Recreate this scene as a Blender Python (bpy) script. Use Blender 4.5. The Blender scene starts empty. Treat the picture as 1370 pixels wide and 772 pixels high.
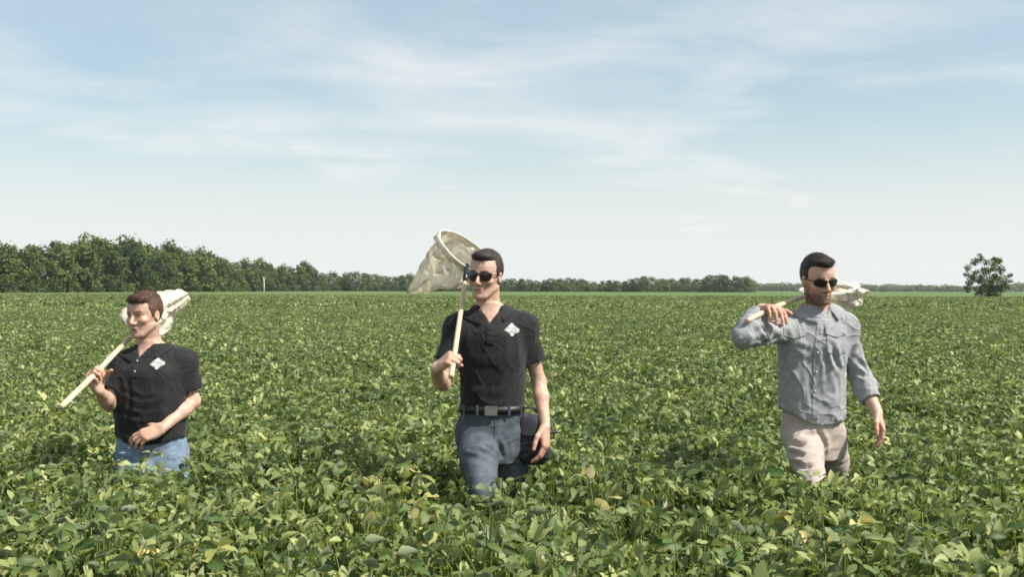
import bpy, bmesh, math, random
import numpy as np
from mathutils import Vector, Matrix

random.seed(7)
RNG = np.random.default_rng(11)
S = bpy.context.scene
COL = S.collection
R = math.radians

# ------------------------------------------------------------------ camera
CAM_Z = 1.62
FPX = 1469.0                      # focal length in pixels of the 1370 px wide photograph
cam_data = bpy.data.cameras.new('camera')
cam_data.sensor_width = 36.0
cam_data.lens = 36.0 * FPX / 1370.0
cam_data.clip_start = 0.05
cam_data.clip_end = 6000
cam = bpy.data.objects.new('camera', cam_data)
COL.objects.link(cam)
cam.location = (0, 0, CAM_Z)
cam.rotation_euler = (Matrix.Rotation(R(90.08), 3, 'X') @ Matrix.Rotation(R(0.16), 3, 'Z')).to_euler()
S.camera = cam

# ------------------------------------------------------------------ light
SUN_EL, SUN_AZ = R(50), R(68)      # azimuth measured from the camera's back (-Y) towards +X
sun_dir = Vector((math.sin(SUN_AZ) * math.cos(SUN_EL), -math.cos(SUN_AZ) * math.cos(SUN_EL), math.sin(SUN_EL)))
sl = bpy.data.lights.new('sun', 'SUN')
sl.energy = 4.8
sl.angle = R(0.6)
sl.color = (1.0, 0.955, 0.87)
sun = bpy.data.objects.new('sun', sl)
COL.objects.link(sun)
sun.rotation_euler = sun_dir.to_track_quat('Z', 'Y').to_euler()

W = bpy.data.worlds.new('World')
S.world = W
W.use_nodes = True
wn, wl = W.node_tree.nodes, W.node_tree.links
wn.clear()
w_out = wn.new('ShaderNodeOutputWorld')
w_bg = wn.new('ShaderNodeBackground')
w_bg.inputs['Strength'].default_value = 0.092
sky = wn.new('ShaderNodeTexSky')
sky.sky_type = 'NISHITA'
sky.sun_disc = False
sky.sun_elevation = SUN_EL
sky.sun_rotation = math.atan2(sun_dir.x, sun_dir.y)
sky.air_density = 1.0
sky.dust_density = 2.0
sky.ozone_density = 0.35
sky.altitude = 150

def wmath(op, a, b=None, c=None, clamp=False):
    n = wn.new('ShaderNodeMath'); n.operation = op; n.use_clamp = clamp
    for i, v in enumerate((a, b, c)):
        if v is None: continue
        if isinstance(v, (int, float)): n.inputs[i].default_value = v
        else: wl.new(v, n.inputs[i])
    return n.outputs[0]

tc = wn.new('ShaderNodeTexCoord')
sep = wn.new('ShaderNodeSeparateXYZ'); wl.new(tc.outputs['Generated'], sep.inputs[0])
zc = wmath('ADD', wmath('MAXIMUM', sep.outputs[2], 0.0), 0.12)
px_ = wmath('DIVIDE', sep.outputs[0], zc)
py_ = wmath('DIVIDE', sep.outputs[1], zc)
comb = wn.new('ShaderNodeCombineXYZ'); wl.new(px_, comb.inputs[0]); wl.new(py_, comb.inputs[1])

SKY_OFF = (7.3, 2.2)
def wnoise(scale, detail, rough, rot, sc, dist=0.0):
    mp = wn.new('ShaderNodeMapping'); wl.new(comb.outputs[0], mp.inputs[0])
    mp.inputs['Rotation'].default_value = (0, 0, rot); mp.inputs['Scale'].default_value = sc
    mp.inputs['Location'].default_value = (SKY_OFF[0], SKY_OFF[1], 0.4)
    n = wn.new('ShaderNodeTexNoise'); wl.new(mp.outputs[0], n.inputs['Vector'])
    n.inputs['Scale'].default_value = scale; n.inputs['Detail'].default_value = detail
    n.inputs['Roughness'].default_value = rough; n.inputs['Distortion'].default_value = dist
    return n.outputs[0]

def wramp(v, a, b):
    n = wn.new('ShaderNodeMapRange'); n.interpolation_type = 'SMOOTHSTEP'; wl.new(v, n.inputs[0])
    n.inputs[1].default_value = a; n.inputs[2].default_value = b
    return n.outputs[0]

veil = wramp(wnoise(0.62, 5, 0.55, 0.5, (0.8, 1.0, 1), 0.4), 0.36, 0.66)     # broad thin cirrus veil
wisp = wramp(wnoise(1.75, 7, 0.56, -0.35, (0.72, 1.0, 1), 0.5), 0.40, 0.78)      # broken soft wisps
low = wramp(sep.outputs[2], 0.19, 0.0)                                         # veil closes towards the horizon everywhere
cl = wmath('ADD', wmath('MULTIPLY', veil, 0.52), wmath('MULTIPLY', wisp, 0.55), clamp=True)
cl = wmath('MAXIMUM', cl, wmath('MULTIPLY', low, 0.95))
cl = wmath('ADD', wmath('MULTIPLY', cl, 0.68), 0.30)
w_mix = wn.new('ShaderNodeMix'); w_mix.data_type = 'RGBA'
w_tint = wn.new('ShaderNodeMix'); w_tint.data_type = 'RGBA'; w_tint.blend_type = 'MULTIPLY'; w_tint.inputs['Factor'].default_value = 1.0
wl.new(sky.outputs[0], w_tint.inputs['A']); w_tint.inputs['B'].default_value = (0.83, 1.06, 1.03, 1)      # summer haze leaves the blue greener than clean air
wl.new(cl, w_mix.inputs['Factor']); wl.new(w_tint.outputs['Result'], w_mix.inputs['A'])
w_mix.inputs['B'].default_value = (6.5, 6.62, 6.5, 1)
SKY_CLOUD = w_mix
wl.new(w_mix.outputs['Result'], w_bg.inputs['Color'])
wl.new(w_bg.outputs[0], w_out.inputs[0])

S.view_settings.view_transform = 'Standard'
S.view_settings.look = 'None'
S.view_settings.exposure = 0.62
S.view_settings.gamma = 1.0
S.render.engine = 'CYCLES'
cy = S.cycles
cy.use_denoising = True
cy.max_bounces = 6; cy.diffuse_bounces = 3; cy.glossy_bounces = 2; cy.transmission_bounces = 3
cy.transparent_max_bounces = 6; cy.volume_bounces = 0
cy.filter_width = 1.7
cy.sample_clamp_indirect = 4.0

# ------------------------------------------------------------------ tagging and mesh helpers
def tag(o, label=None, cat=None, group=None, kind=None):
    if label: o['label'] = label
    if cat: o['category'] = cat
    if group: o['group'] = group
    if kind: o['kind'] = kind
    return o

def empty(name, loc, label=None, cat=None, group=None, kind=None):
    o = bpy.data.objects.new(name, None)
    o.empty_display_size = 0.1
    COL.objects.link(o); o.location = loc
    return tag(o, label, cat, group, kind)

def np_mesh(name, v, faces, mats=(), smooth=True, tint=None, uv=None):
    """v (n,3); faces: an (m,k) array or a list of such arrays."""
    me = bpy.data.meshes.new(name)
    v = np.asarray(v, np.float32)
    if isinstance(faces, np.ndarray): faces = [faces]
    faces = [np.asarray(f, np.int32) for f in faces if len(f)]
    nl = sum(f.size for f in faces); nf = sum(len(f) for f in faces)
    me.vertices.add(len(v)); me.vertices.foreach_set('co', v.ravel())
    me.loops.add(nl); me.loops.foreach_set('vertex_index', np.concatenate([f.ravel() for f in faces]))
    me.polygons.add(nf)
    tot = np.concatenate([np.full(len(f), f.shape[1], np.int32) for f in faces])
    start = np.concatenate([[0], np.cumsum(tot)[:-1]]).astype(np.int32)
    me.polygons.foreach_set('loop_start', start); me.polygons.foreach_set('loop_total', tot)
    me.polygons.foreach_set('use_smooth', np.full(nf, smooth, bool))
    if tint is not None:
        a = me.attributes.new('tint', 'FLOAT_COLOR', 'POINT')
        t = np.ones((len(v), 4), np.float32); t[:, :3] = tint
        a.data.foreach_set('color', t.ravel())
    for m in mats: me.materials.append(m)
    me.update(calc_edges=True); me.validate()
    return me

def link(name, me, parent=None, loc=None):
    o = bpy.data.objects.new(name, me)
    COL.objects.link(o)
    if parent is not None: o.parent = parent
    if loc is not None: o.location = loc
    return o

class MB:
    """Collects shapes into one mesh."""
    def __init__(s): s.v = []; s.q = []; s.t = []; s.c = []; s.n = 0
    def add(s, v, q=None, t=None, col=(1, 1, 1)):
        v = np.asarray(v, float)
        s.v.append(v)
        if q is not None and len(q): s.q.append(np.asarray(q, int) + s.n)
        if t is not None and len(t): s.t.append(np.asarray(t, int) + s.n)
        c = np.asarray(col, float)
        s.c.append(np.broadcast_to(c, (len(v), 3)) if c.ndim == 1 else c)
        s.n += len(v)
        return s
    def tube(s, pts, rad, seg=10, caps=True, col=(1, 1, 1), flat=None):
        pts = np.asarray(pts, float); n = len(pts)
        rad = np.broadcast_to(np.asarray(rad, float), (n,))
        tan = np.gradient(pts, axis=0); tan /= np.linalg.norm(tan, axis=1)[:, None] + 1e-12
        up = np.array([0, 0, 1.0]) if abs(tan[0][2]) < 0.9 else np.array([1.0, 0, 0])
        if flat is not None: up = np.asarray(flat, float)
        vs = []
        a = np.linspace(0, 2 * math.pi, seg, endpoint=False)
        for i in range(n):
            u = up - tan[i] * up.dot(tan[i]); u /= np.linalg.norm(u) + 1e-12
            w = np.cross(tan[i], u); up = u if flat is None else up
            vs.append(pts[i] + rad[i] * (np.cos(a)[:, None] * u + np.sin(a)[:, None] * w))
        v = np.concatenate(vs)
        k = np.arange(seg); k2 = (k + 1) % seg
        q = np.concatenate([np.stack([i * seg + k, i * seg + k2, (i + 1) * seg + k2, (i + 1) * seg + k], 1) for i in range(n - 1)])
        t = None
        if caps:
            v = np.concatenate([v, pts[:1], pts[-1:]])
            t = np.concatenate([np.stack([k2, k, np.full(seg, n * seg)], 1),
                                np.stack([(n - 1) * seg + k, (n - 1) * seg + k2, np.full(seg, n * seg + 1)], 1)])
        return s.add(v, q, t, col)
    def box(s, c, size, col=(1, 1, 1), rot=None):
        p = np.array([[x, y, z] for x in (-.5, .5) for y in (-.5, .5) for z in (-.5, .5)]) * np.asarray(size)
        if rot is not None: p = p @ np.asarray(rot).T
        q = [[0, 1, 3, 2], [4, 6, 7, 5], [0, 4, 5, 1], [2, 3, 7, 6], [0, 2, 6, 4], [1, 5, 7, 3]]
        return s.add(p + np.asarray(c), q, None, col)
    def mesh(s, name, mats, smooth=True):
        f = []
        if s.q: f.append(np.concatenate(s.q))
        if s.t: f.append(np.concatenate(s.t))
        return np_mesh(name, np.concatenate(s.v), f, mats, smooth, np.concatenate(s.c))
    def build(s, name, mats, parent=None, smooth=True, loc=None):
        return link(name, s.mesh(name, mats, smooth), parent, loc)

# value noise -------------------------------------------------------
_tab = np.random.default_rng(5).random(65536).astype(np.float32) * 2 - 1
def vnoise(p, seed=0):
    p = np.asarray(p, float); i = np.floor(p).astype(np.int64); f = p - i; f = f * f * (3 - 2 * f)
    def h(dx, dy, dz):
        return _tab[((i[..., 0] + dx) * 73856093 ^ (i[..., 1] + dy) * 19349663 ^ (i[..., 2] + dz) * 83492791 ^ (seed * 2654435)) & 65535]
    x, y, z = f[..., 0], f[..., 1], f[..., 2]
    a = h(0, 0, 0) * (1 - x) + h(1, 0, 0) * x; b = h(0, 1, 0) * (1 - x) + h(1, 1, 0) * x
    c = h(0, 0, 1) * (1 - x) + h(1, 0, 1) * x; d = h(0, 1, 1) * (1 - x) + h(1, 1, 1) * x
    return (a * (1 - y) + b * y) * (1 - z) + (c * (1 - y) + d * y) * z
def fbm(p, o=3, seed=0):
    s = 0; a = 1; t = 0
    for k in range(o):
        s = s + a * vnoise(np.asarray(p) * 2 ** k, seed + k); t += a; a *= .5
    return s / t

# ------------------------------------------------------------------ materials
def mat(name):
    m = bpy.data.materials.new(name); m.use_nodes = True
    nt = m.node_tree
    return m, nt, nt.nodes['Principled BSDF'], nt.nodes, nt.links

def node_noise(N, L, scale, detail=3, rough=.55, vec=None, dist=0):
    n = N.new('ShaderNodeTexNoise'); n.inputs['Scale'].default_value = scale
    n.inputs['Detail'].default_value = detail; n.inputs['Roughness'].default_value = rough
    n.inputs['Distortion'].default_value = dist
    if vec is not None: L.new(vec, n.inputs['Vector'])
    return n.outputs[0]

def mixrgb(N, L, fac, a, b, mode='MIX'):
    n = N.new('ShaderNodeMix'); n.data_type = 'RGBA'; n.blend_type = mode
    for key, v in (('Factor', fac), ('A', a), ('B', b)):
        if isinstance(v, (int, float)): n.inputs[key].default_value = v
        elif isinstance(v, tuple): n.inputs[key].default_value = (*v, 1) if len(v) == 3 else v
        else: L.new(v, n.inputs[key])
    return n.outputs['Result']

def rng(N, L, v, a, b, c=0., d=1.):
    n = N.new('ShaderNodeMapRange'); L.new(v, n.inputs[0])
    for i, x in enumerate((a, b, c, d)): n.inputs[i + 1].default_value = x
    return n.outputs[0]

def surface_mat(name, col, rough=.7, var=.25, scale=30, bump=.0, bscale=200, tint=False, spec=.4, sheen=0, sss=0, stretch=None, transl=0):
    m, nt, b, N, L = mat(name)
    tcn = N.new('ShaderNodeTexCoord'); vec = tcn.outputs['Object']
    if stretch:
        mp = N.new('ShaderNodeMapping'); L.new(vec, mp.inputs[0]); mp.inputs['Scale'].default_value = stretch; vec = mp.outputs[0]
    nz = node_noise(N, L, scale, 4, .6, vec)
    c0 = tuple(c * (1 - var) for c in col); c1 = tuple(min(1, c * (1 + var)) for c in col)
    c = mixrgb(N, L, rng(N, L, nz, .3, .7), c0, c1)
    if tint:
        a = N.new('ShaderNodeAttribute'); a.attribute_name = 'tint'
        c = mixrgb(N, L, 1.0, c, a.outputs['Color'], 'MULTIPLY')
    L.new(c, b.inputs['Base Color'])
    b.inputs['Roughness'].default_value = rough
    b.inputs['Specular IOR Level'].default_value = spec
    if sheen:
        b.inputs['Sheen Weight'].default_value = sheen; b.inputs['Sheen Roughness'].default_value = .5
    if sss:
        b.inputs['Subsurface Weight'].default_value = sss
        b.inputs['Subsurface Radius'].default_value = (.012, .005, .003); b.inputs['Subsurface Scale'].default_value = 1.0
    if bump:
        bp = N.new('ShaderNodeBump'); bp.inputs['Strength'].default_value = bump; bp.inputs['Distance'].default_value = .004
        L.new(node_noise(N, L, bscale, 3, .6, vec), bp.inputs['Height']); L.new(bp.outputs[0], b.inputs['Normal'])
    if transl:
        tr = N.new('ShaderNodeBsdfTranslucent'); L.new(c, tr.inputs['Color'])
        mx = N.new('ShaderNodeMixShader'); mx.inputs[0].default_value = transl
        L.new(b.outputs[0], mx.inputs[1]); L.new(tr.outputs[0], mx.inputs[2])
        L.new(mx.outputs[0], N['Material Output'].inputs['Surface'])
    return m

def leaf_mat(name, dark, light, pale, rough=.42, transl=.28, spec=.5, patch=.12):
    """Foliage: pigment varies by leaf (tint, which also carries painted sheen and clump shading), by plant (object random) and by broad patches of the field."""
    m, nt, b, N, L = mat(name)
    oi = N.new('ShaderNodeObjectInfo'); at = N.new('ShaderNodeAttribute'); at.attribute_name = 'tint'
    geo = N.new('ShaderNodeNewGeometry')
    big = node_noise(N, L, patch, 3, .6, geo.outputs['Position'])
    f = N.new('ShaderNodeMath'); f.operation = 'ADD'; L.new(oi.outputs['Random'], f.inputs[0]); L.new(big, f.inputs[1])
    c = mixrgb(N, L, rng(N, L, f.outputs[0], .45, 1.45), dark, light)
    c = mixrgb(N, L, 1.0, c, at.outputs['Color'], 'MULTIPLY')
    back = mixrgb(N, L, .55, c, pale)                       # undersides of the leaves are paler
    c2 = mixrgb(N, L, geo.outputs['Backfacing'], c, back)
    L.new(c2, b.inputs['Base Color']); b.inputs['Roughness'].default_value = rough
    b.inputs['Specular IOR Level'].default_value = spec
    tr = N.new('ShaderNodeBsdfTranslucent')
    tcx = mixrgb(N, L, 1.0, c, (1.3, 1.4, .7), 'MULTIPLY'); L.new(tcx, tr.inputs['Color'])
    mx = N.new('ShaderNodeMixShader'); mx.inputs[0].default_value = transl
    L.new(b.outputs[0], mx.inputs[1]); L.new(tr.outputs[0], mx.inputs[2])
    L.new(mx.outputs[0], N['Material Output'].inputs['Surface'])
    return m

M = {}
M['soil'] = surface_mat('soil', (.10, .075, .05), .95, .4, 6, .5, 30)
M['soy'] = leaf_mat('soybean_leaf', (.090, .128, .035), (.215, .248, .084), (.40, .43, .29), .52, .24, .30, .35)
M['soy_far'] = leaf_mat('soybean_canopy_far', (.10, .155, .038), (.135, .185, .055), (.2, .24, .12), .7, .15, .2, .02)
M['stem'] = surface_mat('green_stem', (.11, .15, .05), .6)
M['tree_leaf'] = leaf_mat('tree_leaf', (.045, .070, .024), (.118, .150, .052), (.12, .15, .07), .75, .22, .15, .05)
M['bark'] = surface_mat('bark', (.16, .13, .10), .9, .4, 12, .6, 20)
M['pale_bark'] = surface_mat('pale_bark', (.50, .47, .42), .9, .2, 12, .4, 20)
M['skin'] = surface_mat('skin', (.50, .315, .235), .50, .12, 55, .12, 260, tint=True, spec=.4, sss=.12)
M['hair'] = surface_mat('dark_hair', (.036, .025, .021), .5, .35, 60, .7, 260, spec=.35, stretch=(1, .35, 1))
M['hair2'] = surface_mat('brown_hair', (.090, .045, .031), .5, .35, 60, .7, 260, spec=.35, stretch=(1, .35, 1))
M['polo'] = surface_mat('black_knit', (.0125, .0125, .0135), .8, .2, 25, .25, 700, spec=.25, sheen=.12)
M['jean_grey'] = surface_mat('grey_denim', (.070, .084, .100), .85, .28, 22, .35, 500, tint=True, spec=.2)
M['jean_blue'] = surface_mat('blue_denim', (.155, .20, .275), .85, .3, 22, .35, 500, tint=True, spec=.2)
M['khaki'] = surface_mat('stone_twill', (.40, .335, .30), .85, .1, 18, .3, 500, spec=.2)
M['shirt'] = surface_mat('grey_chambray', (.285, .288, .298), .85, .12, 20, .3, 500, spec=.2, tint=True)
M['belt'] = surface_mat('black_leather', (.015, .014, .013), .45, .2, 40, .2, 200)
M['steel'] = surface_mat('brushed_steel', (.30, .29, .28), .45, .1, 60, .1, 200, spec=.6)
M['steel'].node_tree.nodes['Principled BSDF'].inputs['Metallic'].default_value = .9
M['bagm'] = surface_mat('dark_nylon', (.022, .022, .026), .6, .25, 20, .3, 300)
M['shoe'] = surface_mat('brown_leather', (.07, .045, .03), .6, .2, 30, .2, 200)
M['lens'] = surface_mat('dark_lens', (.012, .008, .007), .08, .05, 20, 0, spec=.6)
M['frame'] = surface_mat('black_frame', (.012, .012, .012), .3, .1, 20)
M['wood'] = surface_mat('pale_ash_wood', (.60, .47, .31), .5, .16, 14, .1, 120, stretch=(1, 1, .1))
M['muslin'] = surface_mat('cream_muslin', (.90, .86, .76), .85, .05, 20, .3, 240, spec=.12, transl=.55)
M['wire'] = surface_mat('galvanised_wire', (.4, .4, .38), .4, .1, 30, spec=.5)
M['white'] = surface_mat('white_thread', (.74, .75, .73), .8, .06, 80, .1, 600, tint=True)
M['button'] = surface_mat('grey_button', (.42, .42, .42), .4, .1, 80)

def hor(px): return 388.0 + (px - 685) * 4.0 / 1370
def at(px, py, y):
    """World point seen at photograph pixel (px, py) at distance y."""
    return np.array([(px - 685) / FPX * y, y, CAM_Z - (py - hor(px)) / FPX * y])

# ================================================================== SETTING
# ground --------------------------------------------------------------
def ground():
    xs = np.concatenate([np.linspace(-1900, -60, 24), np.linspace(-50, 50, 41), np.linspace(60, 1900, 24)])
    ys = np.concatenate([np.linspace(-60, -5, 8), np.linspace(-4, 60, 50), np.linspace(70, 2100, 50)])
    X, Y = np.meshgrid(xs, ys, indexing='ij')
    Z = .018 * fbm(np.stack([X * 1.3, Y * 1.3, 0 * X], -1), 3, 3) * (np.hypot(X, Y) < 60) - .02
    nx, ny = X.shape
    i = np.arange(nx * ny).reshape(nx, ny)
    q = np.stack([i[:-1, :-1], i[1:, :-1], i[1:, 1:], i[:-1, 1:]], -1).reshape(-1, 4)
    o = link('ground', np_mesh('ground', np.stack([X, Y, Z], -1).reshape(-1, 3), q, [M['soil']]))
    tag(o, kind='structure')
ground()

# soybean leaves ------------------------------------------------------
def leaflet(L, Wd, droop, fold, rnd):
    """Ovate leaflet along +X from the origin, folded along its midrib and drooping to the tip."""
    t = np.array([0, .16, .38, .62, .84, 1.0]); w = np.array([.02, .62, 1.0, .86, .48, .0]) * Wd / 2
    zc = -droop * L * t ** 1.8
    wav = rnd.normal(0, .05, 6) * Wd
    mid = np.stack([t * L, 0 * t, zc], 1)
    lf = np.stack([t * L, w, zc + fold * w + wav], 1); rt = np.stack([t * L, -w, zc + fold * w - wav], 1)
    v = np.concatenate([mid, lf[1:5], rt[1:5]])
    q = [[0, 1, 6, 6]]
    q = []; tr = [[0, 1, 6], [0, 10, 1], [4, 5, 9], [4, 13, 5]]
    for k in range(3):
        q.append([1 + k, 2 + k, 7 + k, 6 + k]); q.append([1 + k, 10 + k, 11 + k, 2 + k])
    return v, q, tr

def rot_to(d, roll=0.):
    """Matrix whose X axis is d, Z as near up as it can be, rolled about X."""
    d = np.asarray(d, float); d = d / np.linalg.norm(d)
    up = np.array([0, 0, 1.]); y = np.cross(up, d)
    if np.linalg.norm(y) < 1e-3: y = np.array([0, 1., 0])
    y /= np.linalg.norm(y); z = np.cross(d, y)
    c, s = math.cos(roll), math.sin(roll)
    return np.stack([d, y * c + z * s, z * c - y * s], 1)

def trifoliate(mb, base, d, rnd, size, col, simple=False):
    base = np.asarray(base, float)
    az = math.atan2(d[1], d[0])
    pitch = rnd.normal(.05, .48)
    if rnd.random() < .28: pitch += rnd.choice([-1, 1]) * rnd.uniform(.6, 1.2)     # some leaves stand on edge and flash pale
    for k, da in enumerate((0, 1.15, -1.15)):
        a = az + da + rnd.normal(0, .18)
        p = pitch + rnd.normal(-.1, .25)
        dd = np.array([math.cos(a) * math.cos(p), math.sin(a) * math.cos(p), math.sin(p)])
        v, q, t = leaflet(size * rnd.uniform(.85, 1.15) * (1.08 if k == 0 else .92), size * rnd.uniform(.46, .70), rnd.uniform(.0, .75), rnd.uniform(-.1, .75), rnd)
        Rm = rot_to(dd, rnd.normal(0, .6))
        mb.add(v @ Rm.T + base + dd * .012, q, t, np.array(col) * rnd.uniform(.82, 1.2))

def soy_plant_mesh(name, seed, n, rad, h0, size, yellow=0.0):
    rnd = np.random.default_rng(seed); mb = MB()
    nst = max(3, n // 9)
    for k in range(nst):
        a = rnd.uniform(0, 6.28); r = rnd.uniform(0, rad * .6)
        mb.tube([[0.03 * math.cos(a), .03 * math.sin(a), 0], [r * .5 * math.cos(a), r * .5 * math.sin(a), h0 * .5], [r * math.cos(a), r * math.sin(a), h0 * .93]], [.006, .005, .003], 4, False, (.9, 1, .6))
    for k in range(n):
        a = rnd.uniform(0, 6.28); r = rad * math.sqrt(rnd.random())
        z = h0 * (1 - .58 * rnd.random() ** 2.0) * (1 - .10 * (r / rad) ** 2) + rnd.normal(0, .018)
        top = np.array([r * math.cos(a), r * math.sin(a), z])
        st = top * np.array([.45, .45, 1]) - np.array([0, 0, rnd.uniform(.07, .16)])
        mb.tube([st, (st + top) / 2 + [0, 0, .012], top], .0017, 3, False, (1.25, 1.25, .75))
        u = rnd.random()
        if u < yellow: c = (2.2, 1.65, 1.7)
        elif u < yellow + .15: c = (1.7, 1.55, 1.9)  # pale leaves: sun sheen painted into the leaf tint
        elif u < yellow + .42: c = (.52, .64, .58)
        else: c = (1, 1, 1)
        da = a + rnd.normal(0, .9)
        trifoliate(mb, top, (math.cos(da), math.sin(da)), rnd, size * rnd.uniform(.7, 1.15), c)
    return mb.mesh(name, [M['soy']], smooth=True)

def gn_scatter(name, pts, idx, rotz, scl, protos, label, cat):
    """One object that instances a handful of clump meshes on its points."""
    me = bpy.data.meshes.new(name)
    me.vertices.add(len(pts)); me.vertices.foreach_set('co', np.asarray(pts, np.float32).ravel())
    a = me.attributes.new('pick', 'INT', 'POINT'); a.data.foreach_set('value', np.asarray(idx, np.int32))
    a = me.attributes.new('turn', 'FLOAT', 'POINT'); a.data.foreach_set('value', np.asarray(rotz, np.float32))
    a = me.attributes.new('size', 'FLOAT', 'POINT'); a.data.foreach_set('value', np.asarray(scl, np.float32))
    o = link(name, me)
    pc = bpy.data.collections.new(name + '_kinds')
    for p in protos:
        pc.objects.link(bpy.data.objects.new('clump', p))
    ng = bpy.data.node_groups.new(name, 'GeometryNodeTree')
    ng.interface.new_socket('Geometry', in_out='INPUT', socket_type='NodeSocketGeometry')
    ng.interface.new_socket('Geometry', in_out='OUTPUT', socket_type='NodeSocketGeometry')
    N, L = ng.nodes, ng.links
    gi = N.new('NodeGroupInput'); go = N.new('NodeGroupOutput')
    ci = N.new('GeometryNodeCollectionInfo'); ci.inputs['Collection'].default_value = pc
    ci.inputs['Separate Children'].default_value = True; ci.inputs['Reset Children'].default_value = True
    ip = N.new('GeometryNodeInstanceOnPoints'); ip.inputs['Pick Instance'].default_value = True
    def na(nm, ty):
        n = N.new('GeometryNodeInputNamedAttribute'); n.data_type = ty; n.inputs['Name'].default_value = nm
        return [s for s in n.outputs if s.enabled and s.name == 'Attribute'][0]
    cx = N.new('ShaderNodeCombineXYZ'); L.new(na('turn', 'FLOAT'), cx.inputs[2])
    L.new(gi.outputs[0], ip.inputs['Points']); L.new(ci.outputs[0], ip.inputs['Instance'])
    L.new(na('pick', 'INT'), ip.inputs['Instance Index']); L.new(cx.outputs[0], ip.inputs['Rotation'])
    L.new(na('size', 'FLOAT'), ip.inputs['Scale']); L.new(ip.outputs[0], go.inputs[0])
    md = o.modifiers.new('scatter', 'NODES'); md.node_group = ng
    return tag(o, label, cat, kind='stuff')

DEPTH = {'l': 5.25, 'm': 4.9, 'r': 5.07}
PX0 = {'l': 203, 'm': 657, 'r': 1092}
LEG_CLEAR = []                    # (x, y, radius): no stems grow where somebody stands
for k in 'lmr':
    w = at(PX0[k], 600, DEPTH[k]); LEG_CLEAR += [(w[0], w[1], .15)]
YELLOW_SPOTS = [(543, 690), (522, 643), (815, 664), (226, 744), (1105, 702)]
YPTS = []
for (px, py) in YELLOW_SPOTS:
    yy = (CAM_Z - .82) * FPX / (py - hor(px)); YPTS.append(((px - 685) / FPX * yy, yy))

def crop():
    rnd = np.random.default_rng(3)
    near = [soy_plant_mesh('clump', 100 + i, 52, .21, .75, .046, (0, .01, .0, .03, 0, .01, 0)[i]) for i in range(7)]
    # near field: single plants in rows, closed canopy
    P = []
    for y in np.arange(-1.2, 46, .20):
        half = max(3.0, .78 * max(y, 0) + 2.6)
        xs = np.arange(-half, half, .20)
        P.append(np.stack([xs, np.full_like(xs, y)], 1))
    P = np.concatenate(P); P = P + rnd.normal(0, .055, P.shape)
    keep = np.hypot(P[:, 0], P[:, 1] + .1) > .45
    for (x, y, r) in LEG_CLEAR: keep &= np.hypot(P[:, 0] - x, P[:, 1] - y) > r + .1
    for (x, y) in YPTS: keep &= np.hypot(P[:, 0] - x, P[:, 1] - y) > .13
    P = P[keep]
    hz = 1.10 + .10 * fbm(np.stack([P[:, 0] * .5, P[:, 1] * .5, 0 * P[:, 0]], -1), 2, 9) + rnd.normal(0, .045, len(P))
    pts = np.column_stack([P, np.full(len(P), -.01)])
    gn_scatter('soybean_crop', pts, rnd.integers(0, 7, len(P)), rnd.uniform(0, 6.28, len(P)), hz, near,
               'dense green soybean crop covering the whole field around the three walkers', 'soybean crop')
    # middle distance: broader clumps, fewer and larger leaves
    mid = [soy_plant_mesh('clump', 200 + i, 34, .42, .78, .15) for i in range(5)]
    P = []
    y = 45.5
    while y < 150:
        st = .42 if y < 80 else .6
        half = .85 * y + 3; xs = np.arange(-half, half, st)
        P.append(np.stack([xs, np.full_like(xs, y)], 1)); y += st
    P = np.concatenate(P); P = P + rnd.normal(0, .13, P.shape)
    pts = np.column_stack([P, np.full(len(P), -.02)])
    gn_scatter('soybean_crop', pts, rnd.integers(0, 5, len(P)), rnd.uniform(0, 6.28, len(P)), rnd.normal(1.05, .06, len(P)), mid,
               'distant soybean canopy merging into a smooth green band below the trees', 'soybean crop')
    # far: the canopy as one rough sheet with real relief
    ys = 140 * (1900 / 140) ** np.linspace(0, 1, 260)
    ts = np.linspace(-1.25, 1.25, 620)
    Y, T = np.meshgrid(ys, ts, indexing='ij'); X = np.clip(Y * T, -1850, 1850)
    Z = .76 + .05 * rnd.normal(0, 1, X.shape) * np.clip(Y / 200, .6, 1)
    i = np.arange(X.size).reshape(X.shape)
    q = np.stack([i[:-1, :-1], i[:-1, 1:], i[1:, 1:], i[1:, :-1]], -1).reshape(-1, 4)
    o = link('crop_canopy', np_mesh('crop_canopy', np.stack([X, Y, Z], -1).reshape(-1, 3), q, [M['soy_far']], True, np.ones((X.size, 3))))
    tag(o, 'far end of the soybean field running up to the woods', 'soybean crop', kind='stuff')
crop()

# a few plants that stand out by their yellow leaves: things of their own
YLAB = ['soybean plant with pale yellow leaves, low in front of the walker in the middle',
        'yellowing soybean plant left of the middle walker and just above the palest one',
        'soybean plant with tan and yellow leaves between the middle walker and the grey-shirted walker',
        'yellow-leaved soybean plant at the lower edge below the walker with the blue jeans',
        'soybean plant with a few yellow leaves low in front of the grey-shirted walker']
for i, (x, y) in enumerate(YPTS):
    rnd = np.random.default_rng(400 + i)
    e = empty('soybean_plant', (x, y, -.01), YLAB[i], 'plant', 'yellowing soybean plants')
    mb = MB()
    tops = []
    for k in range(16):
        a = rnd.uniform(0, 6.28); r = .17 * math.sqrt(rnd.random()); z = .86 - .25 * rnd.random() ** 2
        t = np.array([r * math.cos(a), r * math.sin(a), z]); tops.append((t, a))
        mb.tube([[0, 0, 0], [t[0] * .3, t[1] * .3, z * .6], t], [.006, .004, .002], 4, False)
    mb.build('stem', [M['stem']], e)
    for t, a in tops:
        lb = MB()
        u = rnd.random()
        c = (2.5, 1.75, 2.1) if u < .4 else ((1.9, 1.55, 1.4) if u < .75 else (1.1, 1.05, 1.0))
        trifoliate(lb, t, (math.cos(a), math.sin(a)), rnd, .058, c)
        lb.build('leaf', [M['soy']], e)

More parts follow.
